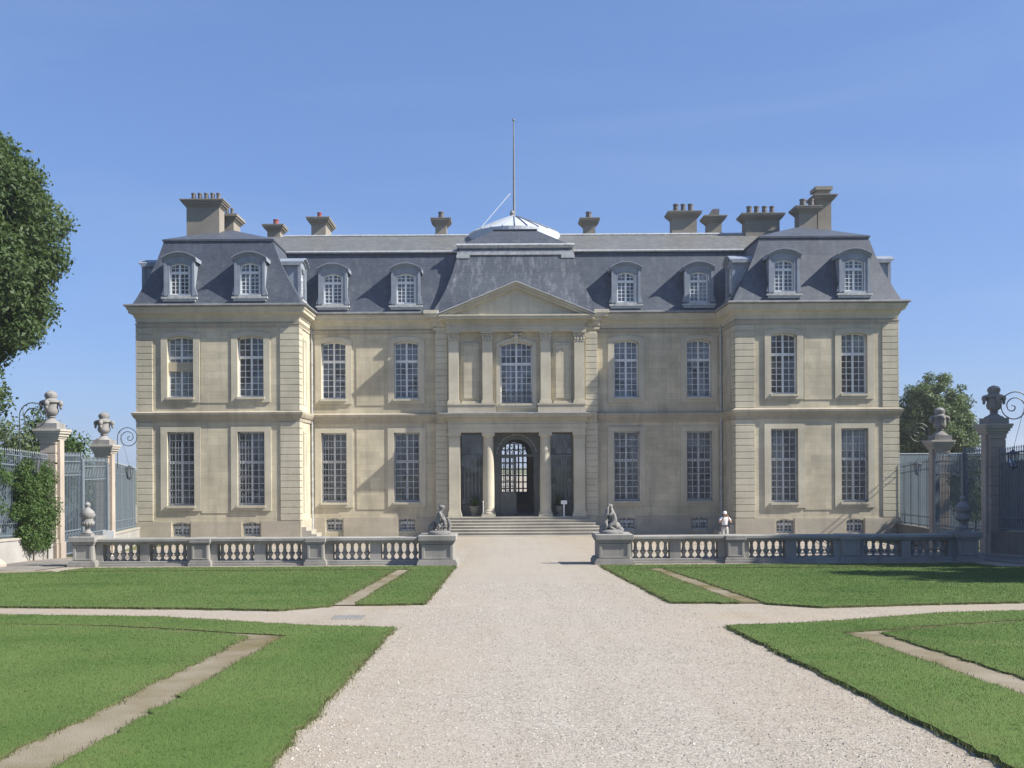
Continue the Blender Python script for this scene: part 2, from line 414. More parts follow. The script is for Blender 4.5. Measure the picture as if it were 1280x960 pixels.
# grass: blades scattered on the turf, thinner and denser near the camera
def grass():
    V = []; ED = []
    for P, tris, h in LAWNS:
        for t in tris:
            a, b, c = t
            area = (b - a).cross(c - a).length / 2
            cy = (a.y + b.y + c.y) / 3
            # split long triangles by sampling with rejection on distance
            dmax = 1 / max(3.5, min(a.y, b.y, c.y)) ** 1.35 * 62000
            dmax = min(dmax, 8000)
            n = nr.poisson(area * dmax)
            if n == 0: continue
            r1 = np.sqrt(nr.random(n)); r2 = nr.random(n)
            p = np.outer(1 - r1, a) + np.outer(r1 * (1 - r2), b) + np.outer(r1 * r2, c)
            y = p[:, 1]
            dens = np.minimum(62000 / np.maximum(y, 3.5) ** 1.35, 8000)
            inview = (np.abs(p[:, 0] + 1.0) < np.maximum(y, 0) * .53 + 1.6) & (y > 3.6)
            keep = (nr.random(n) < dens / dmax) & inview
            p = p[keep]; V.append(p)
            A = np.array([(q.x, q.y) for q in P]); B = np.roll(A, -1, 0); D = B - A; LL = (D ** 2).sum(1)
            near = np.ones(len(p))
            for i in range(0, len(p), 4000):
                q = p[i:i + 4000, None, :2] - A[None]
                tt = np.clip((q * D[None]).sum(2) / LL[None], 0, 1)
                near[i:i + 4000] = np.sqrt(((q - tt[..., None] * D[None]) ** 2).sum(2)).min(1)
            ED.append(np.clip(near / .42, 0, 1))
    p = np.concatenate(V); n = len(p)
    y = p[:, 1]
    w = np.maximum(.0042, y * .00080) * (.7 + .6 * nr.random(n))
    hh = (.007 + .010 * nr.random(n)) * (1 + .012 * y)
    # edges: longer overhanging tufts
    E = []
    EW = []; EH = []
    for P, tris, h in LAWNS:
        for i in range(len(P)):
            a, b = P[i], P[(i + 1) % len(P)]
            L = (b - a).length; yy = (a.y + b.y) / 2
            if abs((a.x + b.x) / 2 + 1) > max(yy, 0) * .53 + 2 or yy < 3.6: continue
            k = int(L * max(90, 1500 / max(3, yy) ** .6)); 
            for _ in range(k):
                q = a + (b - a) * rnd.random()
                jx = rnd.gauss(0, .03); E.append((q.x + jx, q.y + rnd.gauss(0, .03), gz(q.x, q.y) + h - rnd.random() * .05))
                EW.append(max(.006, yy * .0008) * (.7 + .6 * rnd.random())); EH.append(.014 + .022 * rnd.random())
    p = np.concatenate([p, np.array(E)]); w = np.concatenate([w, np.array(EW)]); hh = np.concatenate([hh, np.array(EH)])
    n = len(p)
    ang = nr.random(n) * 2 * PI; lean = nr.random((n, 2)) * 2 - 1
    dx = np.cos(ang) * w / 2; dy = np.sin(ang) * w / 2
    co = np.empty((n, 3, 3), np.float32)
    co[:, 0] = p + np.stack([dx, dy, np.full(n, -.01)], 1)
    co[:, 1] = p - np.stack([dx, dy, np.full(n, .01)], 1)
    co[:, 2] = p + np.stack([lean[:, 0] * hh * .75, lean[:, 1] * hh * .75, hh], 1)
    ed = np.concatenate(ED + [np.full(len(E), .15)])
    o = tri_mesh('grass', co, 3, M['grass_blade'], nr.random(n))
    at = o.data.attributes.new('ed', 'FLOAT', 'FACE'); at.data.foreach_set('value', ed.astype(np.float32))
    tag(o, 'short mown green grass growing on the raised lawns', 'grass', kind='stuff')
def tri_mesh(name, co, k, mat, lv, parent=None):
    n = len(co); me = bpy.data.meshes.new(name)
    me.vertices.add(n * k); me.vertices.foreach_set('co', np.ascontiguousarray(co, np.float32).reshape(-1))
    me.loops.add(n * k); me.loops.foreach_set('vertex_index', np.arange(n * k, dtype=np.int32))
    me.polygons.add(n); me.polygons.foreach_set('loop_start', np.arange(0, n * k, k, dtype=np.int32))
    me.update(calc_edges=True)
    a = me.attributes.new('lv', 'FLOAT', 'FACE'); a.data.foreach_set('value', np.asarray(lv, np.float32))
    me.materials.append(mat)
    o = bpy.data.objects.new(name, me); col.objects.link(o)
    if parent: o.parent = parent
    return o
grass()

def pebbles():
    n = 52000
    y = 4.5 + 19 * nr.random(n) ** 2.2
    x = -.2 + (nr.random(n) * 2 - 1) * 2.38
    z = 2.45 - .0497 * y + .012
    r = (.0035 + .0055 * nr.random(n) ** 2) * (1 + .02 * y)
    ang = nr.random(n) * 2 * PI
    base = []
    for k in range(3):
        a = ang + k * 2 * PI / 3 + nr.random(n) * .5
        base.append(np.stack([x + np.cos(a) * r * 1.2, y + np.sin(a) * r * 1.2, z - .002], 1))
    top = np.stack([x + (nr.random(n) - .5) * r, y + (nr.random(n) - .5) * r, z + r * (.7 + .5 * nr.random(n))], 1)
    co = np.empty((n, 3, 3, 3), np.float32)
    for k in range(3):
        co[:, k, 0] = base[k]; co[:, k, 1] = base[(k + 1) % 3]; co[:, k, 2] = top
    lv = np.repeat(nr.random(n), 3)
    t = NT('pebbles'); at = t.n('ShaderNodeAttribute', attribute_name='lv')
    c = t.ramp(at.outputs['Fac'], [(0, (.16, .14, .12)), (.2, (.29, .265, .235)), (.7, (.43, .40, .365)), (1, (.56, .54, .50))])
    o = tri_mesh('gravel_stones', co.reshape(-1, 3, 3), 3, t.fin(c, .9, .2), lv)
    tag(o, 'loose pale gravel stones scattered on the central drive', 'gravel', kind='stuff')
pebbles()

# drain cover in the gravel
d = 15.75
o = MB().box(SX(415, 776, d), SX(455, 776, d), d - .28, d + .22, gz(0, d) + .0, gz(0, d) + .02)
for i in range(9):
    xx = SX(415, 776, d) + .03 + i * .055
    o.box(xx, xx + .022, d - .24, d + .18, gz(0, d) + .018, gz(0, d) + .03)
tag(o.build('drain_cover', 'drain'), 'flat dark grey drain cover set in the gravel beside the left lawn', 'drain cover')

# ------------------------------------------------------------------ château
XO, XI, XA, XP = 21.4, 12.3, 4.76, 4.0      # outer side, inner side, avant-corps, portico half widths
YW, YC, YA, YB = 56.0, 59.4, 59.0, 70.0
ZC = 13.0
H = empty('chateau', (0, 56, 0), 'cream limestone château with two end pavilions, slate mansard roof and columned central entrance', 'château')

def wall_front(mb, y, x0, x1, z0, z1, holes, depth=.45, sgn=1):
    xs = sorted({x0, x1, *[h[0] - h[1] / 2 for h in holes], *[h[0] + h[1] / 2 for h in holes]})
    zs = sorted({z0, z1, *[h[2] for h in holes], *[h[3] for h in holes]})
    for i in range(len(xs) - 1):
        for j in range(len(zs) - 1):
            mx, mz = (xs[i] + xs[i + 1]) / 2, (zs[j] + zs[j + 1]) / 2
            if any(abs(mx - h[0]) < h[1] / 2 and h[2] < mz < h[3] for h in holes): continue
            mb.quad((xs[i], y, zs[j]), (xs[i + 1], y, zs[j]), (xs[i + 1], y, zs[j + 1]), (xs[i], y, zs[j + 1]))
    for xc, w, zb, zt, rise in holes:
        a, b = xc - w / 2, xc + w / 2; y2 = y + depth * sgn
        zs_ = zt - rise
        mb.quad((a, y, zb), (a, y2, zb), (a, y2, zs_), (a, y, zs_)); mb.quad((b, y, zb), (b, y2, zb), (b, y2, zs_), (b, y, zs_))
        mb.quad((a, y, zb), (b, y, zb), (b, y2, zb), (a, y2, zb))
        n = 10 if rise else 1
        arc = [arch_pt(xc, w, zt, rise, i / n) for i in range(n + 1)]
        for i in range(n):
            (xa, za), (xb, zb_) = arc[i], arc[i + 1]
            mb.quad((xa, y, za), (xb, y, zb_), (xb, y2, zb_), (xa, y2, za))
            if rise: mb.quad((xa, y, za), (xb, y, zb_), (xb, y, zt), (xa, y, zt))
def arch_pt(xc, w, zt, rise, t):
    if rise <= 0: return (xc - w / 2 + w * t, zt)
    r = (w * w / 4 + rise * rise) / (2 * rise)
    x = -w / 2 + w * t
    return (xc + x, zt - r + math.sqrt(max(0, r * r - x * x)))

UW, GW = 1.46, 1.52
U = lambda x: (x, UW, 7.95, 11.38, .125)
G = lambda x: (x, GW, 1.85, 6.0, 0)
Uc = lambda x: (x, UW, 8.02, 11.45, .125)
Bm = lambda x: (x, .98, .12, .92, .14)
CWX = [-10.9, -6.56, 6.56, 10.9]; PWX = [-18.95, -15.0, 15.0, 18.95]
w = MB()
for s in (-1, 1):
    xs = sorted((s * XI, s * XO))
    px = [x for x in PWX if x * s > 0]
    wall_front(w, YW, xs[0], xs[1], -.6, 12.4, [U(x) for x in px] + [G(x) for x in px] + [Bm(x) for x in px])
    w.quad((s * XI, YW, -.6), (s * XI, YC, -.6), (s * XI, YC, 12.4), (s * XI, YW, 12.4))
    w.quad((s * XO, YW, -.6), (s * XO, YB, -.6), (s * XO, YB, 12.4), (s * XO, YW, 12.4))
    xs = sorted((s * XA, s * XI))
    cx = [x for x in CWX if x * s > 0]
    wall_front(w, YC, xs[0], xs[1], -.6, 12.4, [Uc(x) for x in cx] + [G(x) for x in cx] + [Bm(x) for x in cx])
    w.quad((s * XA, YA, -.6), (s * XA, YC, -.6), (s * XA, YC, 12.4), (s * XA, YA, 12.4))
CW = (0, 1.90, 7.68, 11.36, .22)
wall_front(w, YA, -XA, XA, -.6, 12.4, [(0, 6.70, .983, 5.97, 0), CW], depth=.5)
wall_front(w, YB, -XO, XO, -.6, 12.4, [(0, 1.9, 1.5, 5.6, .9)], depth=.4, sgn=-1)
w.build('wall', 'stone', H)
# rooms behind the openings
it = MB()
for s in (-1, 1):
    it.box(s * 3.4, s * 21.2, 62.6, 62.8, -.5, 12.3)
    it.box(s * 12.7, s * 21.3, 56.6, 59.09, 6.6, 6.7); it.box(s * 12.7, s * 21.3, 56.6, 59.09, .9, 1.0)
    it.quad((s * 3.32, 59.5, 0), (s * 3.32, 69.9, 0), (s * 3.32, 69.9, 12.3), (s * 3.32, 59.5, 12.3))
    it.quad((s * 3.3, 59.95, 6.7), (s * 21.3, 59.95, 6.7), (s * 21.3, 69.9, 6.7), (s * 3.3, 69.9, 6.7))
    it.quad((s * 3.3, 59.95, 1.0), (s * 21.3, 59.95, 1.0), (s * 21.3, 69.9, 1.0), (s * 3.3, 69.9, 1.0))
    it.quad((s * 12.6, 56.6, 1), (s * 12.6, 69.9, 1), (s * 12.6, 69.9, 12.3), (s * 12.6, 56.6, 12.3))
it.quad((-3.3, 59.3, .975), (3.3, 59.3, .975), (3.3, 69.6, .975), (-3.3, 69.6, .975))
it.quad((-3.3, 59.55, 6.0), (3.3, 59.55, 6.0), (3.3, 69.6, 6.0), (-3.3, 69.6, 6.0))
it.quad((-3.3, 62.7, 6.02), (3.3, 62.7, 6.02), (3.3, 62.7, 12.3), (-3.3, 62.7, 12.3))
it.build('interior', 'interior', H)

# mouldings
pathL = [(-XO, YB), (-XO, YW), (-XI, YW), (-XI, YC), (-XA, YC)]
pathR = [(XA, YC), (XI, YC), (XI, YW), (XO, YW), (XO, YB)]
corn = [(-.02, 12.18), (.05, 12.18), (.06, 12.38), (.11, 12.42), (.15, 12.55), (.24, 12.60), (.36, 12.66), (.37, 12.80), (.43, 12.86), (.45, 12.98), (-.02, 13.02)]
arch = [(-.02, 11.88), (.05, 11.88), (.05, 12.02), (.08, 12.05), (.08, 12.10), (-.02, 12.13)]
strg = [(-.02, 6.56), (.06, 6.56), (.08, 6.72), (.16, 6.80), (.24, 6.96), (.26, 7.08), (.05, 7.16), (-.02, 7.16)]
plin = [(-.02, -.6), (.09, -.6), (.09, .90), (.05, .97), (-.02, .98)]
gp = [(.38, 12.985), (.52, 13.0), (.57, 13.05), (.55, 13.13), (.42, 13.16), (-.1, 13.16), (-.1, 13.03), (.38, 13.025)]
for p in (pathL, pathR):
    for nm, pr, mt in (('cornice', corn, 'stone_smooth'), ('architrave', arch, 'string'), ('string_course', strg, 'string'), ('gutter', gp, 'gutter')):
        c1 = MB(); c1.sweep(p, pr); c1.build(nm, mt, H)
def strip(xa, xb, y, side=None):
    c3 = MB()
    for za, zb, o in ((-.6, .90, .08), (.902, .97, .05)):
        c3.box(xa, xb, y - o, y + .02, za, zb)
    if side: c3.box(side[0], side[1], y - .08, YB if abs(side[0]) > 15 else YC - .081, -.6, .95)
    c3.build('plinth', 'plinth', H)
for s in (-1, 1):    # the plinth stops at the basement windows
    for y, lo, hi, wx in ((YW, XI, XO, [15.0, 18.95]), (YC, XA, XI, [6.56, 10.9])):
        e = lo
        for q in wx:
            strip(s * e, s * (q - .55), y, (s * XI, s * (XI - .08)) if y == YW and e == lo else None); e = q + .55
        strip(s * e, s * hi, y, (s * XO, s * (XO + .08)) if y == YW else None)
# quoins
def quoin_run(x0, x1, y, z0, z1, side=None, o=.055):
    mb = MB(); k = round((z1 - z0) / .375); hg = (z1 - z0) / k
    for i in range(k):
        za, zb = z0 + i * hg + .018, z0 + (i + 1) * hg - .018
        mb.box(x0, x1, y - o, y + .03, za, zb)
        if side: mb.box(side[0], side[1], y - o, y + .85, za, zb)
    mb.box(min(x0, x1) + .02, max(x0, x1) - .02, y - .02, y + .02, z0, z1)
    mb.build('quoin', 'quoin', H, bevel=.012)
for s in (-1, 1):
    for za, zb in ((.98, 6.55), (7.17, 11.87)):
        quoin_run(s * (XO - .03), s * (XO - .88), YW, za, zb, (s * (XO + .055), s * (XO - .03)))
        quoin_run(s * (XI + .03), s * (XI + 1.05), YW, za, zb, (s * (XI - .055), s * (XI + .03)))
    quoin_run(s * 4.09, s * (XA + .04), YA, 1.0, 6.5)
    quoin_run(s * 4.09, s * (XA + .04), YA, 7.17, 11.87)
# shallow strips and panels of the wall face
for s in (-1, 1):
    for za, zb in ((.98, 6.53), (7.18, 11.86)):
        pn = MB()
        for yy in (YW + 1.15, YW + 1.95): pn.box(s * (XI - .06), s * XI, yy, yy + .12, za + .4, zb - .5)
        pn.box(s * (XI - .055), s * (XI + .001), YW + 1.27, YW + 1.95, zb - .6, zb - .5)
        pn.box(s * (XI - .03), s * (XI + .001), YW + 1.27, YW + 1.95, za + .4, zb - .6)
        pn.build('side_panel', 'stone_smooth', H)
        for y, c in ((YW, 16.97), (YC, 8.73)):
            MB().box(s * (c - .82), s * (c + .82), y - .03, y + .01, za + .45, zb - .45 if za > 5 else zb - .3).build('wall_panel', 'stone', H)
# ---- windows
def arch_poly(w, zb, zt, rise, n=10):
    return [(-w / 2, zb), (w / 2, zb)] + [arch_pt(0, w, zt, rise, 1 - i / n) for i in range(n + 1)]
def make_window(w, h, rise, rows_top, rows_bot, zt_frac, cols=2, surround=None, grille=None, name='window', bars=True, rec=.24):
    fr = MB(); t = .05
    y0, y1 = rec, rec + .07
    fr.box(-w / 2, -w / 2 + .075, y0, y1, 0, h - rise); fr.box(w / 2 - .075, w / 2, y0, y1, 0, h - rise)
    fr.box(-w / 2 + .075, w / 2 - .075, y0, y1, 0, .10)
    n = 10
    for i in range(n):
        a = arch_pt(0, w, h, rise, i / n); b = arch_pt(0, w, h, rise, (i + 1) / n)
        fr.prism_y([(a[0], a[1] - .085), (b[0], b[1] - .085), b, a], y0, y1)
    fr.box(-.055, .055, y0 - .015, y1, .10, h - .085)
    zt = h * zt_frac
    for sx in (-1, 1):
        fr.box(sx * .055, sx * (w / 2 - .075), y0 - .02, y1, zt - .075, zt + .075)
        a, b = .055, w / 2 - .075
        for (z0, z1, rows) in ((.10, zt - .075, rows_bot), (zt + .075, h - .085, rows_top)):
            for k in range(1, cols):
                x = a + (b - a) * k / cols
                ztop = z1
                if z1 > h - .1 and rise: ztop = arch_pt(0, w, h, rise, .5 + x / w)[1] - .08
                fr.box(sx * (x - .018), sx * (x + .018), y0 + .01, y1 - .01, z0, ztop)
            for k in range(1, rows):
                z = z0 + (z1 - z0) * k / rows
                fr.box(sx * a, sx * b, y0 + .011, y1 - .011, z - .017, z + .017)
    root = fr.build(name, 'white')
    MB().prism_y(arch_poly(w - .04, .03, h - .03, rise), y0 + .032, y0 + .037).build('pane', 'glass', root)
    if surround:
        wd, o = surround
        sr = MB()
        sr.box(-w / 2 - wd, -w / 2, -o, .02, -.30, h - rise); sr.box(w / 2, w / 2 + wd, -o, .02, -.30, h - rise)
        for i in range(n if rise else 1):
            k = n if rise else 1
            a = arch_pt(0, w, h, rise, i / k); b = arch_pt(0, w, h, rise, (i + 1) / k)
            fa = arch_pt(0, w + 2 * wd, h + wd * .75, rise * 1.3, i / k); fb = arch_pt(0, w + 2 * wd, h + wd * .75, rise * 1.3, (i + 1) / k)
            sr.prism_y([a, b, fb, fa], -o, .02)
            if i == 0: sr.prism_y([(-w / 2 - wd, h - rise), (-w / 2, h - rise), fa], -o, .02)
            if i == k - 1: sr.prism_y([(w / 2, h - rise), (w / 2 + wd, h - rise), fb], -o, .02)
        sr.box(-w / 2, w / 2, -o, .02, -.30, -.13)
        sr.build('surround', 'stone_smooth', root)
        sl = MB(); sl.box(-w / 2 - .05, w / 2 + .05, -o - .07, .25, -.128, 0); sl.build('sill', 'stone_smooth', root)
    if grille:
        nv, nh = grille
        g = MB()
        for i in range(nv):
            x = -w / 2 + .06 + (w - .12) * i / (nv - 1)
            g.box(x - .011, x + .011, .07, .092, .02, h - rise - .03)
        for j in range(nh):
            z = .12 + (h - .3) * j / (nh - 1)
            g.box(-w / 2 - .03, w / 2 + .03, .066, .096, z - .014, z + .014)
        g.build('grille', 'bar_iron', root)
    return root
def place(root, first, x, y, z, label=None):
    o = root if first else copy_tree(root)
    o.parent = H; o.location = (x - 0, y - 56, z)
    if label: o['label'] = label
    return o
def curtain(o, w, z0, z1, xa=-1, xb=1, mat='curtain', y=.36, name='curtain'):
    if y == .31: mat = 'white'
    c = MB(); n = 20; a = xa * w / 2 + .05; b = xb * w / 2 - .05
    pts = [(a + (b - a) * i / n, y + .02 * math.sin(i * 2.1)) for i in range(n + 1)]
    c.loft([[(p[0], p[1], z0) for p in pts], [(p[0], p[1], z1) for p in pts]], cap=False, closed=False)
    c.build(name, mat, o, world=False)
wu = make_window(UW, 3.43, .125, 3, 6, .655, surround=(.36, .075))
k = 0; ups = {}
for x in PWX + CWX:
    ups[x] = place(wu, k == 0, x, YW if x in PWX else YC, 7.95 if x in PWX else 8.02); k += 1
wg = make_window(GW, 4.15, 0, 4, 6, .585, surround=(.37, .075), grille=(9, 6))
k = 0; gds = {}
for x in PWX + CWX:
    gds[x] = place(wg, k == 0, x, YW if x in PWX else YC, 1.85); k += 1
wb = make_window(.98, .80, .14, 1, 2, .62, cols=2, grille=(5, 2), rec=.2)
k = 0
for x in PWX + CWX:
    place(wb, k == 0, x, YW if x in PWX else YC, .12); k += 1
wc = make_window(1.90, 3.68, .22, 3, 6, .64, cols=3, surround=(.24, .10))
place(wc, True, 0, YA, 7.68)
# blinds, curtains and half open sashes seen in single windows
bl = MB().box(-UW / 2 + .03, UW / 2 - .03, .16, .235, 1.48, 2.0); bl.build('blind', 'blind', ups[-18.95], world=False)
curtain(ups[-18.95], UW, .1, 3.3, y=.31); curtain(ups[18.95], UW, 2.2, 3.3, y=.31); curtain(ups[18.95], UW, .1, 2.2, .35, 1)
curtain(ups[15.0], UW, .1, 2.0, .0, 1); curtain(ups[-6.56], UW, 2.3, 3.2)
curtain(gds[18.95], GW, 2.9, 4.05, y=.31); curtain(gds[15.0], GW, .2, 4.0, -1, .1); curtain(ups[6.56], UW, 2.3, 3.2, -1, 1); curtain(ups[10.9], UW, 2.2, 3.2)
for x_, a_ in ((-15.0, 0), (15.0, 1), (-10.9, 0), (-6.56, 1), (6.56, 0), (10.9, 1)):
    if x_ != -15.0: curtain(ups[x_], UW, .1, 3.25, -1, -.62, y=.42); curtain(ups[x_], UW, .1, 3.25, .66, 1, y=.42)
    if a_: curtain(gds[x_], GW, .1, 3.9, -1, -.5, y=.42)
    else: curtain(gds[x_], GW, .1, 3.9, .3, 1, y=.42)
curtain(wc, 1.86, .1, 2.3, -.62, -.2, y=.31); curtain(wc, 1.86, .1, 2.3, .15, .5, y=.31)
# balcony rail before the central window
br = MB()
for i in range(15): 
    x = -.86 + 1.72 * i / 14; br.box(x - .01, x + .01, YA - .03, YA - .01, 7.62, 8.28)
br.box(-.93, .93, YA - .04, YA, 8.28, 8.33); br.box(-.93, .93, YA - .035, YA - .005, 7.72, 7.75)
br.build('balcony_rail', 'iron', H)

# ---- portico
XF = lambda x, y, z: (x * 1.022, y, (z - 4.1) * 1.022 + 4.1)
po = MB()
# ground floor entablature
def entab(mb, hw, y0, levels):
    for (z0, z1, o) in levels: mb.box(-hw - o, hw + o, y0 - o, YA + .01, z0, z1)
entab(po, XP - .05, 58.58, [(5.93, 6.18, .0), (6.182, 6.42, .03), (6.422, 6.60, .0), (6.602, 6.72, .10), (6.722, 6.80, .18), (6.802, 6.90, .34), (6.902, 7.0, .40)])
for i in range(15):                                   # dentil blocks under the platform
    x = -3.85 + 7.7 * i / 14; po.box(x - .10, x + .10, 58.32, 58.5, 6.725, 6.80)
po.build('entablature', 'stone_smooth', H, bevel=.01)
pf = MB().box(-4.45, 4.45, 58.13, YA + .02, 7.002, 7.05); pf.build('platform', 'lead', H)
def column(x):
    m = MB()
    m.box(x - .40, x + .40, 58.55, 59.35, 1.055, 1.20)
    m.lathe([(.385, 1.20), (.40, 1.25), (.385, 1.30), (.345, 1.32), (.345, 1.35), (.36, 1.39), (.335, 1.42), (.33, 1.5), (.335, 2.6), (.325, 3.6), (.30, 4.8), (.288, 5.50), (.31, 5.51), (.31, 5.55), (.29, 5.56), (.29, 5.66), (.35, 5.74)], (x, 58.95, 0), 24)
    m.box(x - .37, x + .37, 58.58, 59.32, 5.74, 5.93)
    m.build('column', 'stone_smooth', H, smooth=True)
column(-1.65); column(1.65)
for s in (-1, 1):
    m = MB(); xa, xb = s * 3.29, s * 3.93
    m.box(xa, xb, 58.66, YA + .0, 1.42, 5.55)
    for z0, z1, o in ((1.055, 1.22, .10), (1.222, 1.34, .06), (1.342, 1.42, .03), (5.552, 5.62, .03), (5.622, 5.74, .0), (5.742, 5.93, .07)):
        m.box(xa - s * o, xb + s * min(o, .05), 58.66 - o, YA, z0, z1)
    m.build('pilaster', 'stone_smooth', H, bevel=.008)
# upper order: pedestals, pilasters with capitals, framed panels
for s in (-1, 1):
    ub = MB()
    ub.box(s * 1.22, s * 3.98, YA - .42, YA + .01, 7.052, 7.50); ub.box(s * 1.18, s * 4.0, YA - .46, YA + .01, 7.502, 7.60)
    ub.build('pedestal_course', 'plinth', H, bevel=.008)
for x in (-3.63, -1.68, 1.68, 3.63):
    m = MB()
    m.box(x - .29, x + .29, YA - .30, YA + .01, 7.80, 11.16)
    m.box(x - .36, x + .36, YA - .38, YA + .01, 7.602, 7.72); m.box(x - .33, x + .33, YA - .34, YA + .01, 7.722, 7.80)
    m.box(x - .31, x + .31, YA - .32, YA + .01, 11.162, 11.22)
    o = m.build('pilaster', 'stone_smooth', H, bevel=.008)
    cp = MB(); cp.box(x - .27, x + .27, YA - .28, YA, 11.222, 11.66)
    for sx in (-1, 1):
        # volutes and leaves
        for j in range(10):
            a = j / 10 * 2 * PI
            cp.ball((x + sx * .27 + .055 * math.cos(a), YA - .33, 11.53 + .055 * math.sin(a)), .042, 6, 4)
        for j in range(2): cp.ball((x + sx * (.10 + .14 * j), YA - .31, 11.33 + .04 * j), .085, 8, 6, .8, .5, 1.4)
    cp.ball((x, YA - .34, 11.60), .07, 8, 6)
    cp.box(x - .40, x + .40, YA - .42, YA, 11.66, 11.74)
    cp.build('capital', 'stone_smooth', H, smooth=True)
for s in (-1, 1):
    fp = MB(); a, b = s * 2.15, s * 3.18
    fp.box(a, b, YA - .10, YA + .01, 7.74, 11.12) 
    fp.box(s * 2.27, s * 3.06, YA - .15, YA - .09, 7.9, 10.96)
    fp.box(a, b, YA - .2, YA, 7.605, 7.735)
    fp.build('framed_panel', 'stone', H, bevel=.01)
for m_ in (MB(),):
    # keystone mask with side scrolls above the middle window
    m_.ball((0, YA - .22, 11.50), .17, 10, 8, .9, .8, 1.2); m_.box(-.12, .12, YA - .2, YA, 11.05, 11.36)
    for sx in (-1, 1):
        m_.ball((sx * .24, YA - .16, 11.62), .12, 8, 6, 1.3, .6, .7); m_.ball((sx * .2, YA - .16, 11.40), .08, 8, 6)
    m_.build('keystone', 'stone_smooth', H, smooth=True)
ar = MB()
for z0, z1, o in ((11.742, 11.90, .40), (11.902, 12.04, .42), (12.042, 12.24, .38), (12.242, 12.34, .46), (12.342, 12.42, .54), (12.422, 12.56, .80), (12.562, 12.66, .86)):
    ar.box(-XP - (o - .38), XP + (o - .38), YA - o, YA + .02, z0, z1)
for s in (-1, 1):
    for z0, z1, o in ((11.88, 12.02, .06), (12.10, 12.38, .10), (12.382, 12.6, .22), (12.602, 12.80, .5), (12.802, 13.0, .6)):
        ar.box(s * (XP + .005 if z0 < 12.5 else XP + .5), s * (XA + o), YA - o * .6, YC + .1, z0, z1)
ar.build('entablature', 'stone_smooth', H, bevel=.01)
# pediment
pd = MB()
pz0, pz1, phw = 12.66, 14.52, 4.50
pd.prism_y([(-phw + .2, pz0), (phw - .2, pz0), (0, pz1 - .1)], YA - .42, YA + .3)
def rake(mb, y0, y1, dz0, dz1, extra=0):
    for s in (-1, 1):
        mb.prism_y([(s * (phw + extra), pz0 + dz0), (s * (phw + extra), pz0 + dz1), (0, pz1 + dz1), (0, pz1 + dz0)], y0, y1)
rake(pd, YA - .66, YA + .2, -.30, -.12); rake(pd, YA - .80, YA + .2, -.118, 0)
pd.build('pediment', 'stone_smooth', H)
pc = MB(); rake(pc, YA - .90, YA + 2.4, .003, .06, .06); pc.build('pediment_flashing', 'lead', H)
# steps on three sides
st = MB()
N = 7
for i in range(N):
    o = i * .33; z1 = 1.05 - i * .155
    st.box(-4.05 - o * .55, 4.05 + o * .55, 58.42 - o, YA - .02 - i * .002, -.3 if i == N - 1 else z1 - .154, z1 - i * .0)
    st.box(-4.07 - o * .55, 4.07 + o * .55, 58.39 - o, 58.5 - o, z1 - .045, z1 + .003)
st.build('steps', 'step', H, bevel=.012)
fl = MB().box(-3.29, 3.29, 58.7, 59.7, .5, 1.049); fl.build('porch_floor', 'step', H)

# ---- entrance screen (iron and glass), right leaf ajar
YS = 59.75
def screen_side(s):
    m = MB(); a, b = s * 1.52, s * 3.28
    for x in (a, b - s * .06): m.box(x, x + s * .06, YS, YS + .08, 1.05, 5.92)
    for z in (1.05, 1.75, 4.60, 5.85): m.box(a, b, YS + .004, YS + .076, z, z + .07)
    n = 8; bars = MB()
    for i in range(1, n):
        x = a + (b - a) * i / n; bars.box(x - .02, x + .02, YS - .05, YS - .01, 1.75, 4.62)
    bars.box(a, b, YS - .052, YS - .008, 4.56, 4.62)
    # scrolled panel above
    for kx in (.28, .5, .72):
        cx = a + (b - a) * kx
        pts = [(cx + .16 * math.cos(t * .7) * (1 - t / 12), YS - .03, 5.22 + .42 * math.sin(t * .7) * (1 - t / 14)) for t in range(11)]
        bars.tube(pts, .018, 5)
    bars.build('entrance_bars', 'bar_iron', H)
    m.box(a, b, YS + .01, YS + .07, 1.12, 1.72)
    o = m.build('entrance_screen', 'door_iron', H)
    MB().box(a + s * .03, b - s * .03, YS + .085, YS + .09, 1.8, 5.85).build('pane', 'glass', o)
    return o
screen_side(-1); screen_side(1)
m = MB()
for x in (-1.5, 1.42): m.box(x, x + .08, YS - .01, YS + .09, 1.05, 5.92)
for sx in (-1, 1):
    m.box(sx * 1.42, sx * 1.02, YS, YS + .08, 1.05, 5.9)
m.box(-1.42, 1.42, YS + .002, YS + .078, 4.52, 4.66); m.box(-1.42, 1.42, YS + .002, YS + .078, 5.80, 5.92)
n = 18
for i in range(n):
    a0, a1 = PI * i / n, PI * (i + 1) / n
    for r0, r1 in ((.92, 1.02), (.58, .62), (.25, .29)):
        m.prism_y([(r0 * math.cos(a0), 4.62 + r0 * math.sin(a0)), (r1 * math.cos(a0), 4.62 + r1 * math.sin(a0)), (r1 * math.cos(a1), 4.62 + r1 * math.sin(a1)), (r0 * math.cos(a1), 4.62 + r0 * math.sin(a1))], YS + .01, YS + .07)
    if i % 2 == 0 and 0 < i: m.tube([(.27 * math.cos(a0), YS + .04, 4.62 + .27 * math.sin(a0)), (.95 * math.cos(a0), YS + .04, 4.62 + .95 * math.sin(a0))], .017, 5)
for i in range(n):                                                      # solid spandrels round the fanlight
    a0, a1 = PI * i / n, PI * (i + 1) / n
    p0 = (1.02 * math.cos(a0), 4.62 + 1.02 * math.sin(a0)); p1 = (1.02 * math.cos(a1), 4.62 + 1.02 * math.sin(a1))
    m.prism_y([p0, p1, (p1[0] * 1.3, 5.85), (p0[0] * 1.3, 5.85)] if i not in (0, n - 1) else [p0, p1, (p1[0], 5.8), (p0[0], 5.8)], YS + .02, YS + .06)
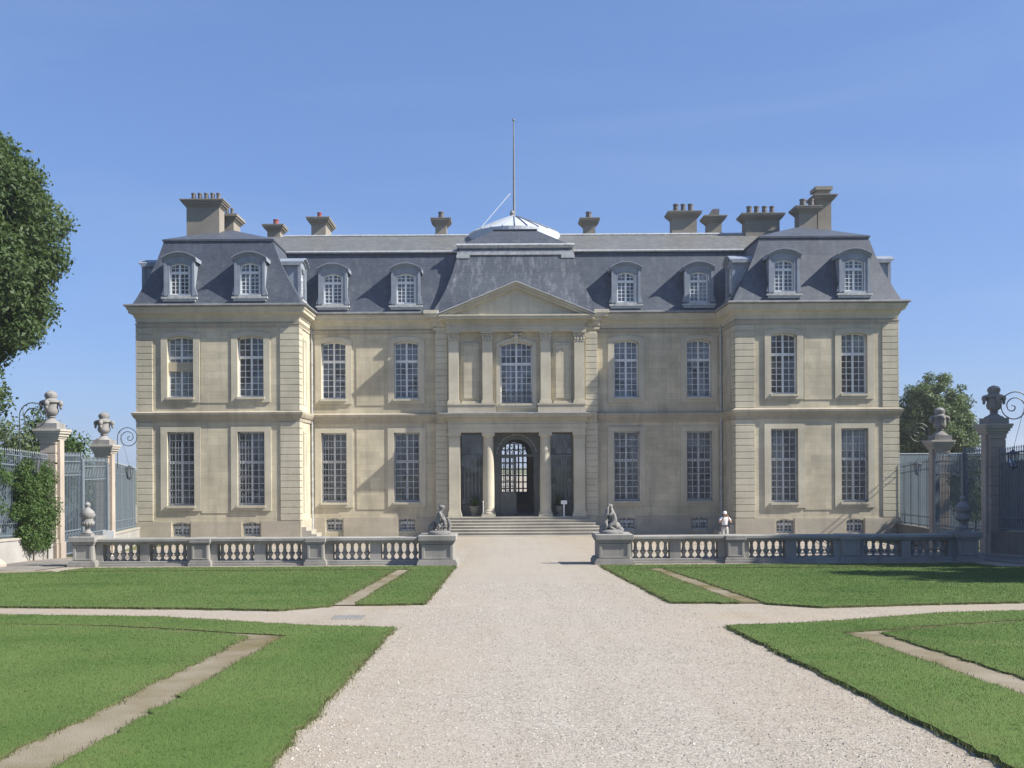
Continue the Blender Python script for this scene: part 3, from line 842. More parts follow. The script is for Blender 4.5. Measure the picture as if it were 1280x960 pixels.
m.build('entrance_frame', 'door_iron', H)
gl = MB(); gl.tube([(1.16 * math.cos(PI * i / 24), YS, 4.66 + 1.16 * math.sin(PI * i / 24)) for i in range(1, 24)], .012, 5)
for i in range(24):                                                     # gilded-looking pale leaves on the arch
    a0 = PI * (i + .5) / 24
    if i % 2: gl.ball((1.16 * math.cos(a0), YS - .0, 4.66 + 1.16 * math.sin(a0)), .035, 6, 4, 1.3, .5, 1)
gl.build('arch_ornament', 'lead', H)
def leaf(x0, x1, ang, hinge):
    m = MB(); w_ = x1 - x0
    for z in (1.06, 2.35, 4.44): m.box(x0, x1, YS, YS + .06, z, z + .09)
    for x in (x0, x1 - .08): m.box(x, x + .08, YS, YS + .06, 1.06, 4.52)
    m.box(x0, x1, YS + .01, YS + .05, 1.1, 2.36)
    for i in range(1, 9):
        x = x0 + w_ * i / 9; m.box(x - .016, x + .016, YS + .01, YS + .05, 2.4, 4.45)
    for j in range(1, 6):
        z = 2.44 + 2 * j / 6; m.box(x0, x1, YS + .012, YS + .048, z - .016, z + .016)
    for j in range(3):
        m.tube([(x0 + w_ * (.5 + .4 * math.cos(q_ * .7) * (1 - q_ / 14)), YS + .0, 3.9 - .62 * j + .26 * math.sin(q_ * .7) * (1 - q_ / 14)) for q_ in range(12)], .018, 5)
    if ang:
        c, s_ = math.cos(ang), math.sin(ang)
        m.v = [(hinge + (x - hinge) * c - (y - YS) * s_, YS + (x - hinge) * s_ + (y - YS) * c, z) for x, y, z in m.v]
    m.build('door_leaf', 'door_iron', H)
leaf(-1.0, -.02, 0, -1.0); leaf(.02, 1.0, R(-80) if False else R(100) * -1, 1.0)
# garden side window seen through the hall
m = MB()
for x in (-.95, -.66, -.36, -.06, .24, .54, .84):
    m.box(x, x + .11, 69.62, 69.70, 1.5, 5.45)
for j in range(10): m.box(-.95, .95, 69.625, 69.695, 1.5 + .44 * j, 1.58 + .44 * j)
m.box(-.95, .95, 69.61, 69.71, 1.4, 2.2)
m.build('garden_window', 'door_iron', H)

# ---- roofs
XF = None
def mansard(mb, x0, x1, yf, yb, z0, sx0=1, sx1=1, in0=1.2, in1=1.2):
    """flared hipped mansard; in0/in1 are side insets at the break"""
    lv = [(0, -.22), (.14, -.14), (.45, .0), (.9, .18), (1.7, .50), (2.8, .86), (3.95, 1.15)]
    rings = []
    for dz, o in lv:
        a = x0 + (o * in0 / 1.15 if o > 0 else o); b = x1 - (o * in1 / 1.15 if o > 0 else o)
        rings.append([(a, yf + o, z0 + dz), (b, yf + o, z0 + dz), (b, yb - o, z0 + dz), (a, yb - o, z0 + dz)])
    mb.loft(rings, cap=True)
    return rings[-1]
for s in (-1, 1):
    rf = MB(); rp = MB()
    xs = (-XO, -XI) if s < 0 else (XI, XO)
    top = mansard(rf, xs[0], xs[1], YW, 67.0, 13.12, in0=1.2 if s < 0 else 1.7, in1=1.7 if s < 0 else 1.2)
    zb = top[0][2]
    e = .10
    base = [(top[0][0] - e, top[0][1] - e, zb + .01), (top[1][0] + e, top[1][1] - e, zb + .01), (top[2][0] + e, top[2][1] + e, zb + .01), (top[3][0] - e, top[3][1] + e, zb + .01)]
    r1, r2 = (s * 17.7 - .35, 61.5, 18.62), (s * 17.7 + .35, 61.5, 18.62)
    low = [(p[0], p[1], zb - .09) for p in base]
    rp.add(low + base + [r1, r2], [(0, 1, 5, 4), (1, 2, 6, 5), (2, 3, 7, 6), (3, 0, 4, 7), (4, 5, 9, 8), (6, 7, 8, 9), (5, 6, 9), (7, 4, 8), (3, 2, 1, 0)])
    rf.build('mansard_roof', 'slate', H); rp.build('pavilion_roof_top', 'slate', H)
# main range
mr = MB()
prof = [(YC - .22, 13.12), (YC - .14, 13.26), (YC, 13.57), (YC + .16, 14.02), (YC + .5, 14.82), (YC + .86, 15.92), (YC + 1.2, 16.95)]
mr.loft([[(-14.2, y, z) for y, z in prof], [(14.2, y, z) for y, z in prof]], cap=False, closed=False)
mr.quad((-14.2, 69.5, 13.1), (14.2, 69.5, 13.1), (14.2, 67.6, 16.98), (-14.2, 67.6, 16.98))
mr.build('mansard_roof', 'slate', H)
ms = MB()
ms.quad((-18, YC + 1.1, 17.08), (18, YC + 1.1, 17.08), (18, 64.0, 18.78), (-18, 64.0, 18.78))
ms.quad((-18, 64.0, 18.78), (18, 64.0, 18.78), (18, 68.0, 17.05), (-18, 68.0, 17.05))
for s in (-1, 1): ms.quad((s * 18, YC + 1.1, 17.08), (s * 18, 64, 18.78), (s * 18, 68, 17.05), (s * 18, 64, 16.9))
ms.build('upper_roof', 'slate_old', H)
for pa, pb, r in (((-14.0, YC + 1.08, 17.02), (-3.5, YC + 1.08, 17.02), .075), ((3.5, YC + 1.08, 17.02), (14.0, YC + 1.08, 17.02), .075), ((-14.8, 64.0, 18.80), (14.8, 64.0, 18.80), .09)):
    MB().tube([pa, pb], r, 8).build('lead_roll', 'lead', H, smooth=True)
# centre roof over the portico
cr = MB(); rings = []
for dz, o, hw in ((0, -.05, 5.05), (.25, -.02, 4.85), (.7, .06, 4.55), (1.4, .28, 4.2), (2.5, .70, 3.80), (3.67, 1.0, 3.50)):
    rings.append([(-hw, YA + o, 13.05 + dz), (hw, YA + o, 13.05 + dz), (hw, 64, 13.05 + dz), (-hw, 64, 13.05 + dz)])
cr.loft(rings); 
zt = 16.72
cr.box(-3.40, 3.40, YA + 1.05, 63.9, zt, zt + .4)
cr.build('centre_roof', 'slate_streak', H)
lc = MB()
lc.box(-3.52, 3.52, YA + .92, 63, zt - .02, zt + .16); lc.box(-3.42, 3.42, YA + .98, 63, zt + .162, zt + .24)
for s in (-1, 1): lc.box(s * 3.56, s * 2.75, YA + .90, YA + 1.3, zt - .22, zt - .022)
lc.box(-3.40, 3.40, YA + .98, 63, zt + .402, zt + .48)
lc.tube([(-3.55, YA + .98, zt + .56), (3.55, YA + .98, zt + .56)], .11, 8)
lc.box(-3.5, 3.5, YA + 1.0, 63, zt + .482, zt + .64)
lc.build('lead_cornice', 'lead', H)
ct = MB(); ct.loft([[(-3.3, YA + 1.15, zt + .63), (3.3, YA + 1.15, zt + .63), (3.3, 64, zt + .63), (-3.3, 64, zt + .63)], [(-1.25, 60.9, 18.40), (1.25, 60.9, 18.40), (1.25, 63, 18.40), (-1.25, 63, 18.40)]])
ct.box(-1.35, 1.35, 60.82, 63.05, 18.402, 18.46)
ct.build('centre_roof_top', 'slate', H)
# white ribbed lantern dome with the pole
dm = MB(); n = 48
dm.loft([[(r * math.cos(2 * PI * j / n), 64.2 + r * math.sin(2 * PI * j / n), z) for j in range(n)] for r, z in ((2.95, 18.0), (2.95, 18.78), (2.2, 19.15), (1.2, 19.62), (.35, 19.98), (.12, 20.05))])
dmo = dm.build('roof_lantern', 'white_roof', H)
rb = MB()
for j in range(24):
    a = 2 * PI * j / 24
    rb.tube([((r + .01) * math.cos(a), 64.2 + (r + .01) * math.sin(a), z + .02) for r, z in ((2.95, 18.78), (2.2, 19.15), (1.2, 19.62), (.35, 19.98))], .045, 4)
rb.build('rib', 'zinc', dmo)
fpole = MB(); fpole.tube([(0, 64.2, 18.9), (0, 64.2, 20.6), (0, 64.2, 23), (0, 64.2, 26.2)], [.085, .075, .06, .035], 10); fpole.ball((0, 64.2, 26.28), .09)
fpole.lathe([(.14, 0), (.19, .08), (.12, .22), (.17, .3), (.08, .5)], (-.12, 64.2, 19.95), 10)
fo = fpole.build('flagpole', 'gutter', H, smooth=True)
ry = MB(); ry.tube([(SX(593, 292, 64), 64.0, SZ(593, 292, 64) - .1), (SX(638, 241, 64), 64.1, SZ(638, 241, 64))], .028, 6); ry.build('guy_rod', 'rope_white', fo)

# ---- dormers
def make_dormer():
    w, h, ri = 1.08, 1.80, .17
    bd = MB()
    hw = .80; top = 2.18
    # front with opening
    f = MB(); wall_front(f, 0, -hw, hw, 0, top, [(0, w, .16, .16 + h, ri)], depth=.22)
    bd.add(f.v, f.f)
    for s in (-1, 1):
        bd.quad((s * hw, 0, 0), (s * hw, 2.2, 0), (s * hw, 2.2, top), (s * hw, 0, top))
        bd.box(s * (w / 2 + .0), s * (w / 2 + .17), -.05, 0, .16, .16 + h - ri + .06)
        bd.box(s * (hw - .08), s * (hw + .06), -.08, .10, .12, top - .1)
        for i, (o, z) in enumerate(((.18, .16), (.14, .30), (.10, .44))): bd.box(s * hw, s * (hw + o), -.06, .08, z - .001 * i, z + .14)
    root = bd.build('dormer', 'zinc')
    hd = MB(); n = 14; ow = hw + .17
    def arc(t, o): x = -ow + 2 * ow * t; return (x, top + .02 + .33 * (1 - (2 * t - 1) ** 2) + o)
    for i in range(n):
        a, b = i / n, (i + 1) / n
        for y0, y1, o0, o1 in ((-.09, 2.3, -.16, -.06), (-.17, 2.3, -.058, 0), (-.24, 2.3, .002, .06)):
            hd.prism_y([arc(a, o0), arc(b, o0), arc(b, o1), arc(a, o1)], y0, y1)
    for i in range(n):
        a, b = i / n, (i + 1) / n
        p, q_ = arc(a, -.16), arc(b, -.16)
        if abs(p[0]) <= hw + .1 and abs(q_[0]) <= hw + .1:
            hd.prism_y([(p[0], top - .22), (q_[0], top - .22), q_, p], -.02, 0.02)
    hd.build('hood', 'zinc', root)
    sl = MB(); sl.box(-1.0, 1.0, -.16, .2, -.06, .05); sl.box(-.92, .92, -.10, .2, -.20, -.062); sl.box(-.62, .62, -.14, .25, .052, .155); sl.build('sill', 'lead', root)
    wn = make_window(w, h, ri, 2, 5, .70, name='window', rec=.10)
    ch = list(wn.children)
    # thing > part > sub-part: the sash and its glass both hang on the dormer
    wn.name = 'sash'; wn.parent = root; wn.location = (0, 0, .16)
    for c in ch: c.parent = root; c.location = (0, 0, .16)
    return root
dz_ = 13.52
dor = make_dormer(); k = 0
spots = [(x, YW - .10, 0) for x in PWX] + [(x, YC - .10, 0) for x in CWX]
spots += [(-21.5, 58.2, R(-90)), (21.5, 58.2, R(90)), (-12.45, 57.95, R(90)), (12.45, 57.95, R(-90))]
for x, y, rz in spots:
    o = dor if k == 0 else copy_tree(dor); k += 1
    o.parent = H; o.location = (x, y - 56, dz_); o.rotation_euler = (0, 0, rz)
    if x == 10.9:
        curtain(o, .98, .3, 1.85, 0, 1, y=.12)
    if x == -18.95: curtain(o, .98, .3, 1.85, -1, .1, y=.2)

# ---- chimneys
def chimney(px0, px1, cy, by, d, depth, capo, pots, potmat='pot', cowl=None, body_z0=None, poth=8):
    xa, xb = SX(px0, cy, d), SX(px1, cy, d); zc = SZ((px0 + px1) / 2, cy, d); s = d / F
    zb = min(SZ((px0 + px1) / 2, by, d), 17.6)
    m = MB(); m.box(xa, xb, d, d + depth, zb - 1.0, zc - .42)
    for i, (z0, z1, o) in enumerate(((-.42, -.36, .05), (-.358, -.26, .10), (-.258, -.15, .20), (-.148, -.06, .28), (-.058, 0, capo))):
        m.box(xa - o, xb + o, d - o, d + depth + o, zc + z0, zc + z1)
    o = m.build('chimney', 'chim', H)
    for (p0, p1) in pots:
        x0, x1 = SX(p0, cy, d), SX(p1, cy, d); r = (x1 - x0) / 2
        p = MB(); hh = poth * s * 1.42
        if cowl == 'slant':
            p.box(x0, x1, d + .2, d + .75, zc, zc + hh * .4); p.add([(x0, d + .2, zc + hh * .4), (x1, d + .2, zc + hh * .4), (x1, d + .75, zc + hh * .4), (x0, d + .75, zc + hh * .4), ((x0 * 2 + x1) / 3, d + .2, zc + hh), (x1, d + .2, zc + hh), (x1, d + .75, zc + hh), ((x0 * 2 + x1) / 3, d + .75, zc + hh)], [(0, 1, 5, 4), (1, 2, 6, 5), (2, 3, 7, 6), (3, 0, 4, 7), (4, 5, 6, 7)])
        else:
            p.lathe([(r, 0), (r * .92, hh * .15), (r * .82, hh * .8), (r * .95, hh * .86), (r * .95, hh), (r * .7, hh), (r * .7, hh * .9)], ((x0 + x1) / 2, d + depth / 2, zc), 12)
        p.build('chimney_pot', potmat, o)
    return o, xa, xb, zc
chimney(233, 274, 250, 302, 60.3, 1.1, .34, [(235.5, 242), (243.5, 250), (251.5, 258), (259.5, 266), (267, 273)])
chimney(277.5, 292, 268, 300, 62.8, 1.6, .28, [(277, 282), (283.5, 288.5)])
chimney(334, 350, 281, 296, 66.5, 1.0, .30, [(339, 347)], 'red_pot', poth=6)
chimney(389, 407, 272, 296, 64.5, 2.2, .30, [(392.5, 399)], 'red_pot')
chimney(544, 558, 273, 296, 64.2, .9, .30, [(547, 555)], poth=7)
chimney(730, 744, 273, 296, 64.2, .9, .30, [(732.5, 741)], poth=7)
chimney(840, 871, 264.5, 296, 64.0, .9, .30, [(842.5, 850.5), (852, 859), (861, 868.5)])
chimney(885, 902, 270, 296, 65.0, .9, .32, [(888, 900)], cowl='slant', poth=7)
chimney(932, 974.5, 267, 296, 63.6, 1.0, .30, [(935, 943), (944.5, 952), (954.5, 962), (964, 971)])
chimney(999, 1021, 258, 292, 62.0, 1.0, .30, [(1002, 1011), (1013, 1021)])
o, xa, xb, zc = chimney(1022.5, 1039, 244, 292, 63.0, 1.2, .34, [])
p = MB(); p.box(xa + .0, xb - .0, 63.15, 64.0, zc, zc + .36); p.box(xa - .14, xb + .1, 63.0, 64.2, zc + .36, zc + .58); p.box(xa + .2, xb - .2, 63.3, 63.9, zc + .58, zc + .66); p.build('chimney_cowl', 'chim', o)
# skylights and a hatch on the ridge
m = MB(); m.box(-8.3, -7.4, 64.2, 64.7, 18.7, 18.95); m.box(12.3, 14.6, 64.6, 65.2, 18.7, 19.0); m.build('ridge_hatch', 'gutter', H)
# downpipes
for s in (-1, 1):
    m = MB(); m.tube([(s * (XI - .12), YC - .12, 12.2), (s * (XI - .12), YC - .12, .3)], .06, 8)
    for z in (2.5, 5, 8.5, 11): m.lathe([(.08, 0), (.08, .06)], (s * (XI - .12), YC - .12, z), 8)
    m.build('downpipe', 'lead', H, smooth=True)
    m = MB()
    for i in range(3): m.box(s * XI, s * (XI - .35 - .3 * (2 - i)), YW + .1, YW + 1.6, .0 if i == 0 else .2 * i + .002, .2 * (i + 1))
    m.build('side_step', 'step', H)

# ------------------------------------------------------------------ balustrades
def baluster(mb, x, y, z):
    mb.box(x - .075, x + .075, y - .075, y + .075, z, z + .045)
    mb.lathe([(.052, .045), (.062, .06), (.044, .085), (.048, .12), (.078, .175), (.106, .215), (.112, .235), (.100, .25), (.066, .265), (.062, .30), (.050, .38), (.043, .43), (.058, .445), (.058, .465), (.044, .48), (.06, .50)], (x, y, z), 10)
    mb.box(x - .075, x + .075, y - .075, y + .075, z + .50, z + .545)
GROUPS = [(3.44, 4.65), (5.0, 6.2), (7.2, 8.37), (8.73, 9.92), (10.9, 12.1), (12.4, 13.6)]
ZB = .86
def balustrade(s, label):
    t = empty('balustrade', (-.22 + s * 8.4, 32.2, ZB), label, 'balustrade', 'stone balustrades across the court')
    X = lambda u: -.22 + s * u
    b = MB(); b.box(X(3.3), X(13.9), 31.9, 32.5, ZB - .3, ZB + .10); b.box(X(3.31), X(13.89), 31.96, 32.44, ZB + .102, ZB + .17)
    b.build('base_course', 'grey_stone', t, bevel=.01)
    r = MB(); r.box(X(3.28), X(13.9), 31.94, 32.46, ZB + .76, ZB + .80); r.box(X(3.28), X(13.9), 31.90, 32.50, ZB + .802, ZB + .90)
    r.box(X(3.28), X(13.9), 31.97, 32.43, ZB + .72, ZB + .758); r.build('handrail', 'grey_stone', t, bevel=.015)
    first = None
    for a, c in GROUPS:
        for i in range(5):
            u = a + (c - a) * (i + .5) / 5
            if first is None:
                m = MB(); baluster(m, X(u), 32.2, ZB + .172); first = m.build('baluster', 'grey_stone', t, smooth=True); x0 = X(u)
            else:
                o = first.copy(); col.objects.link(o); o.parent = t; o.location.x = X(u) - x0
    gaps = [(3.3, 3.44), (4.65, 5.0), (6.2, 6.45), (7.0, 7.2), (8.37, 8.73), (9.92, 10.14), (10.7, 10.9), (12.1, 12.4), (13.6, 13.85)]
    for a, c in gaps:
        MB().box(X(a), X(c), 32.02, 32.38, ZB + .172, ZB + .719).build('die', 'grey_stone', t)
    for a, c, big in ((2.3, 3.32, 2), (6.45, 7.0, 0), (10.14, 10.7, 0), (13.83, 14.48, 1)):
        m = MB(); yf, yb = (31.55, 32.75) if big == 2 else (31.84, 32.56) if big == 0 else (31.8, 32.6)
        e = .07 if big else .03; tp = .98 if big else .905
        for z0, z1, o in ((-.3, .13, e + .06), (.132, .19, e + .03), (.192, .22, e)): m.box(X(a - o), X(c + o), yf - o, yb + o, ZB + z0, ZB + z1)
        m.box(X(a), X(c), yf, yb, ZB + .222, ZB + .72)
        for z0, z1, o in ((.722, .77, .03), (.772, .82, .06), (.822, tp, .09 if big else .05)): m.box(X(a - o), X(c + o), yf - o, yb + o, ZB + z0, ZB + z1)
        # raised rim leaving a sunk panel
        q = .11 if big else .09
        m.box(X(a + q), X(c - q), yf - .03, yf, ZB + .24, ZB + .28) ; m.box(X(a + q), X(c - q), yf - .03, yf, ZB + .66, ZB + .70)
        m.box(X(a + .02), X(a + q), yf - .03, yf, ZB + .24, ZB + .70); m.box(X(c - .02), X(c - q), yf - .03, yf, ZB + .24, ZB + .70)
        m.build('pier', 'grey_stone', t, bevel=.01)
    return t
balustrade(-1, 'grey stone balustrade along the left lawn, ending in an urn by the left gate')
balustrade(1, 'grey stone balustrade along the right lawn, its far end in tree shade')

def urn(loc, sc_, label, mat='statue'):
    t = empty('stone_urn', loc, label, 'urn', 'urns on the balustrade ends')
    k = sc_
    b = MB(); b.box(-.17 * k, .17 * k, -.17 * k, .17 * k, 0, .08 * k); b.lathe([(.15 * k, .08 * k), (.16 * k, .11 * k), (.10 * k, .16 * k), (.065 * k, .22 * k), (.085 * k, .25 * k), (.07 * k, .28 * k)], n=20)
    b.build('foot', mat, t, smooth=True, world=False)
    c = MB(); c.lathe([(.07 * k, .28 * k), (.16 * k, .34 * k), (.20 * k, .42 * k), (.185 * k, .47 * k), (.17 * k, .56 * k), (.20 * k, .60 * k), (.24 * k, .66 * k), (.235 * k, .72 * k), (.20 * k, .74 * k)], n=24)
    for j in range(14):
        a = 2 * PI * j / 14; c.ball((.17 * k * math.cos(a), .17 * k * math.sin(a), .41 * k), .05 * k, 6, 4, .9, .9, 1.6)
    c.build('bowl', mat, t, smooth=True, world=False)
    l = MB(); l.lathe([(.22 * k, .741 * k), (.20 * k, .79 * k), (.13 * k, .86 * k), (.08 * k, .90 * k), (.06 * k, .94 * k), (.09 * k, .99 * k), (.095 * k, 1.03 * k), (.05 * k, 1.09 * k), (.01 * k, 1.11 * k)], n=20)
    l.build('lid', mat, t, smooth=True, world=False)
    return t
urn((-.22 - 14.155, 32.2, ZB + .981), 1.0, 'weathered stone urn on the end pier of the left balustrade')
urn((-.22 + 14.155, 32.2, ZB + .981), 1.05, 'shadowed stone urn on the end pier of the right balustrade')
# broad carved vase on its own pedestal at the far left edge
vz = gz(0, 31.5)
t = empty('stone_vase', (-17.45, 31.6, vz), 'squat carved stone vase on a flared pedestal at the foot of the left low wall', 'vase')
m = MB()
m.lathe([(.50, -.1), (.50, .10), (.42, .2), (.36, .28), (.33, .75), (.36, .80)], n=4, sq=True); m.build('pedestal', 'pillar', t, world=False, bevel=.02)
m = MB(); m.lathe([(.22, .802), (.25, .86), (.18, .92), (.30, .97), (.44, 1.08), (.47, 1.22), (.40, 1.36), (.36, 1.42), (.40, 1.47), (.30, 1.5), (.12, 1.6), (.10, 1.68), (.03, 1.72)], n=24)
for j in range(12):
    a = 2 * PI * j / 12; m.ball((.42 * math.cos(a), .42 * math.sin(a), 1.17), .09, 8, 5, 1, 1, 1.4)
m.build('bowl', 'statue', t, smooth=True, world=False)

# ------------------------------------------------------------------ figures by skin skeletons
def skin_obj(name, verts, edges, mat, parent=None, root=0, sub=2):
    """verts: list of ((x,y,z), r)"""
    me = bpy.data.meshes.new(name); me.from_pydata([v[0] for v in verts], edges, []); me.materials.append(M[mat])
    o = bpy.data.objects.new(name, me); col.objects.link(o)
    if parent: o.parent = parent
    sk = o.modifiers.new('skin', 'SKIN'); sk.use_smooth_shade = True
    layer = me.skin_vertices[0].data if me.skin_vertices else None
    if layer is None:
        bm = bmesh.new(); bm.from_mesh(me); bm.verts.layers.skin.verify(); bm.to_mesh(me); bm.free(); layer = me.skin_vertices[0].data
    for i, (p, r) in enumerate(verts):
        rr = r if isinstance(r, tuple) else (r, r)
        layer[i].radius = rr; layer[i].use_root = (i == root)
    ss = o.modifiers.new('sub', 'SUBSURF'); ss.levels = sub; ss.render_levels = sub
    return o
class Sk:
    def __init__(s): s.v = []; s.e = []
    def chain(s, pts, start=None):
        prev = start
        for p, r in pts:
            s.v.append((p, r)); i = len(s.v) - 1
            if prev is not None: s.e.append((prev, i))
            prev = i
        return prev
def putto(origin, k, face, lean, arm_l, arm_r, leg_l, leg_r):
    """small carved child: returns skeleton; face = +1/-1 direction in x"""
    S = Sk(); ox, oy, oz = origin
    P = lambda x, y, z: (ox + face * x * k, oy + y * k, oz + z * k)
    pel = S.chain([(P(0, 0, .42), .13 * k)])
    ch = S.chain([(P(lean * .5, 0, .58), .135 * k), (P(lean, 0, .74), .14 * k)], pel)
    nk = S.chain([(P(lean * 1.25, 0, .87), .06 * k)], ch)
    S.chain([(P(lean * 1.4 + .02, 0, .97), .115 * k), (P(lean * 1.4 + .03, 0, 1.06), .10 * k)], nk)
    for sy, pts in ((-1, arm_l), (1, arm_r)):
        S.chain([(P(lean, sy * .16, .76), .065 * k)] + [(P(*p), r * k) for p, r in pts], ch)
    for sy, pts in ((-1, leg_l), (1, leg_r)):
        S.chain([(P(.02, sy * .09, .38), .10 * k)] + [(P(*p), r * k) for p, r in pts], pel)
    return S
def statue(loc, which, label):
    t = empty('stone_statue', loc, label, 'statue', 'carved groups on the balustrade pedestals')
    m = MB(); n = 14
    m.loft([[(rx * math.cos(2 * PI * j / n) * (1 + .08 * math.sin(5 * j)), ry * math.sin(2 * PI * j / n), z) for j in range(n)] for rx, ry, z in ((.36, .30, 0), (.37, .30, .05), (.33, .26, .10), (.25, .2, .13))])
    m.build('rock_base', 'statue', t, smooth=True, world=False)
    def fig(S, nm): return skin_obj(nm, S.v, S.e, 'statue', t)
    if which == 0:
        # bending standing child with a smaller one leaning on it
        S = putto((-.06, 0, .08), .78, 1, .12, [((.20, -.2, .60), .05), ((.26, -.12, .42), .042), ((.27, -.08, .36), .045)], [((.25, .2, .62), .05), ((.33, .10, .48), .042), ((.36, .08, .44), .045)],
                  [((.10, -.10, .22), .075), ((.02, -.11, .03), .05), ((.09, -.12, .0), .042)], [((-.10, .10, .22), .075), ((-.16, .11, .04), .05), ((-.08, .12, .0), .042)])
        fig(S, 'carved_figure')
        S = putto((.20, -.04, .04), .58, -1, .10, [((.18, -.2, .85), .05), ((.26, -.12, .95), .042), ((.28, -.1, 1.0), .045)], [((.2, .2, .62), .05), ((.28, .1, .55), .042), ((.3, .1, .5), .045)],
                  [((.22, -.10, .30), .08), ((.16, -.11, .06), .055), ((.24, -.12, .04), .045)], [((.18, .12, .26), .08), ((.05, .14, .06), .055), ((.13, .16, .04), .045)])
        fig(S, 'carved_figure')
        d_ = MB(); d_.tube([(.30, .05, .05), (.34, .03, .30), (.28, .0, .52)], [.06, .07, .03], 8); d_.tube([(-.28, .05, .05), (-.24, 0, .25), (-.15, 0, .42)], [.09, .10, .05], 8)
        d_.lathe([(.10, 0), (.105, .03), (.08, .07), (.02, .09)], (.085, 0, .86), 12)
        d_.build('drapery', 'statue', t, smooth=True, world=False)
    else:
        # kneeling figure seen from behind with a child raising its arm
        S = putto((.12, -.02, .02), .88, -1, .12, [((.22, -.2, .64), .055), ((.30, -.08, .72), .045), ((.34, -.04, .78), .05)], [((.20, .2, .60), .055), ((.28, .12, .50), .045), ((.32, .1, .46), .05)],
                  [((.24, -.12, .24), .09), ((.02, -.13, .10), .06), ((-.12, -.14, .10), .045)], [((.26, .12, .34), .09), ((.24, .13, .12), .06), ((.34, .13, .09), .045)])
        fig(S, 'carved_figure')
        S = putto((-.22, -.04, .08), .70, 1, .06, [((.12, -.2, .95), .05), ((.16, -.12, 1.16), .042), ((.20, -.1, 1.26), .05)], [((.16, .2, .62), .05), ((.26, .1, .55), .042), ((.3, .1, .52), .045)],
                  [((.10, -.10, .22), .08), ((.0, -.11, .04), .055), ((.10, -.12, .02), .045)], [((-.10, .12, .22), .08), ((-.22, .14, .04), .055), ((-.12, .16, .02), .045)])
        fig(S, 'carved_figure')
        d_ = MB(); d_.tube([(-.34, -.02, .02), (-.26, -.04, .18), (-.18, -.06, .36)], [.09, .08, .03], 8); d_.ball((.27, 0, .10), .13, 8, 6); d_.ball((-.30, 0, .08), .10, 8, 6); d_.ball((.16, .05, .22), .15, 8, 6)
        d_.build('drapery', 'statue', t, smooth=True, world=False)
    return t
statue((-.22 - 2.78, 32.1, ZB + .981), 0, 'dark weathered stone group with bowed figure on the pedestal left of the drive')
statue((-.22 + 2.78, 32.1, ZB + .981), 1, 'pale stone group of kneeling figure and child on the pedestal right of the drive')

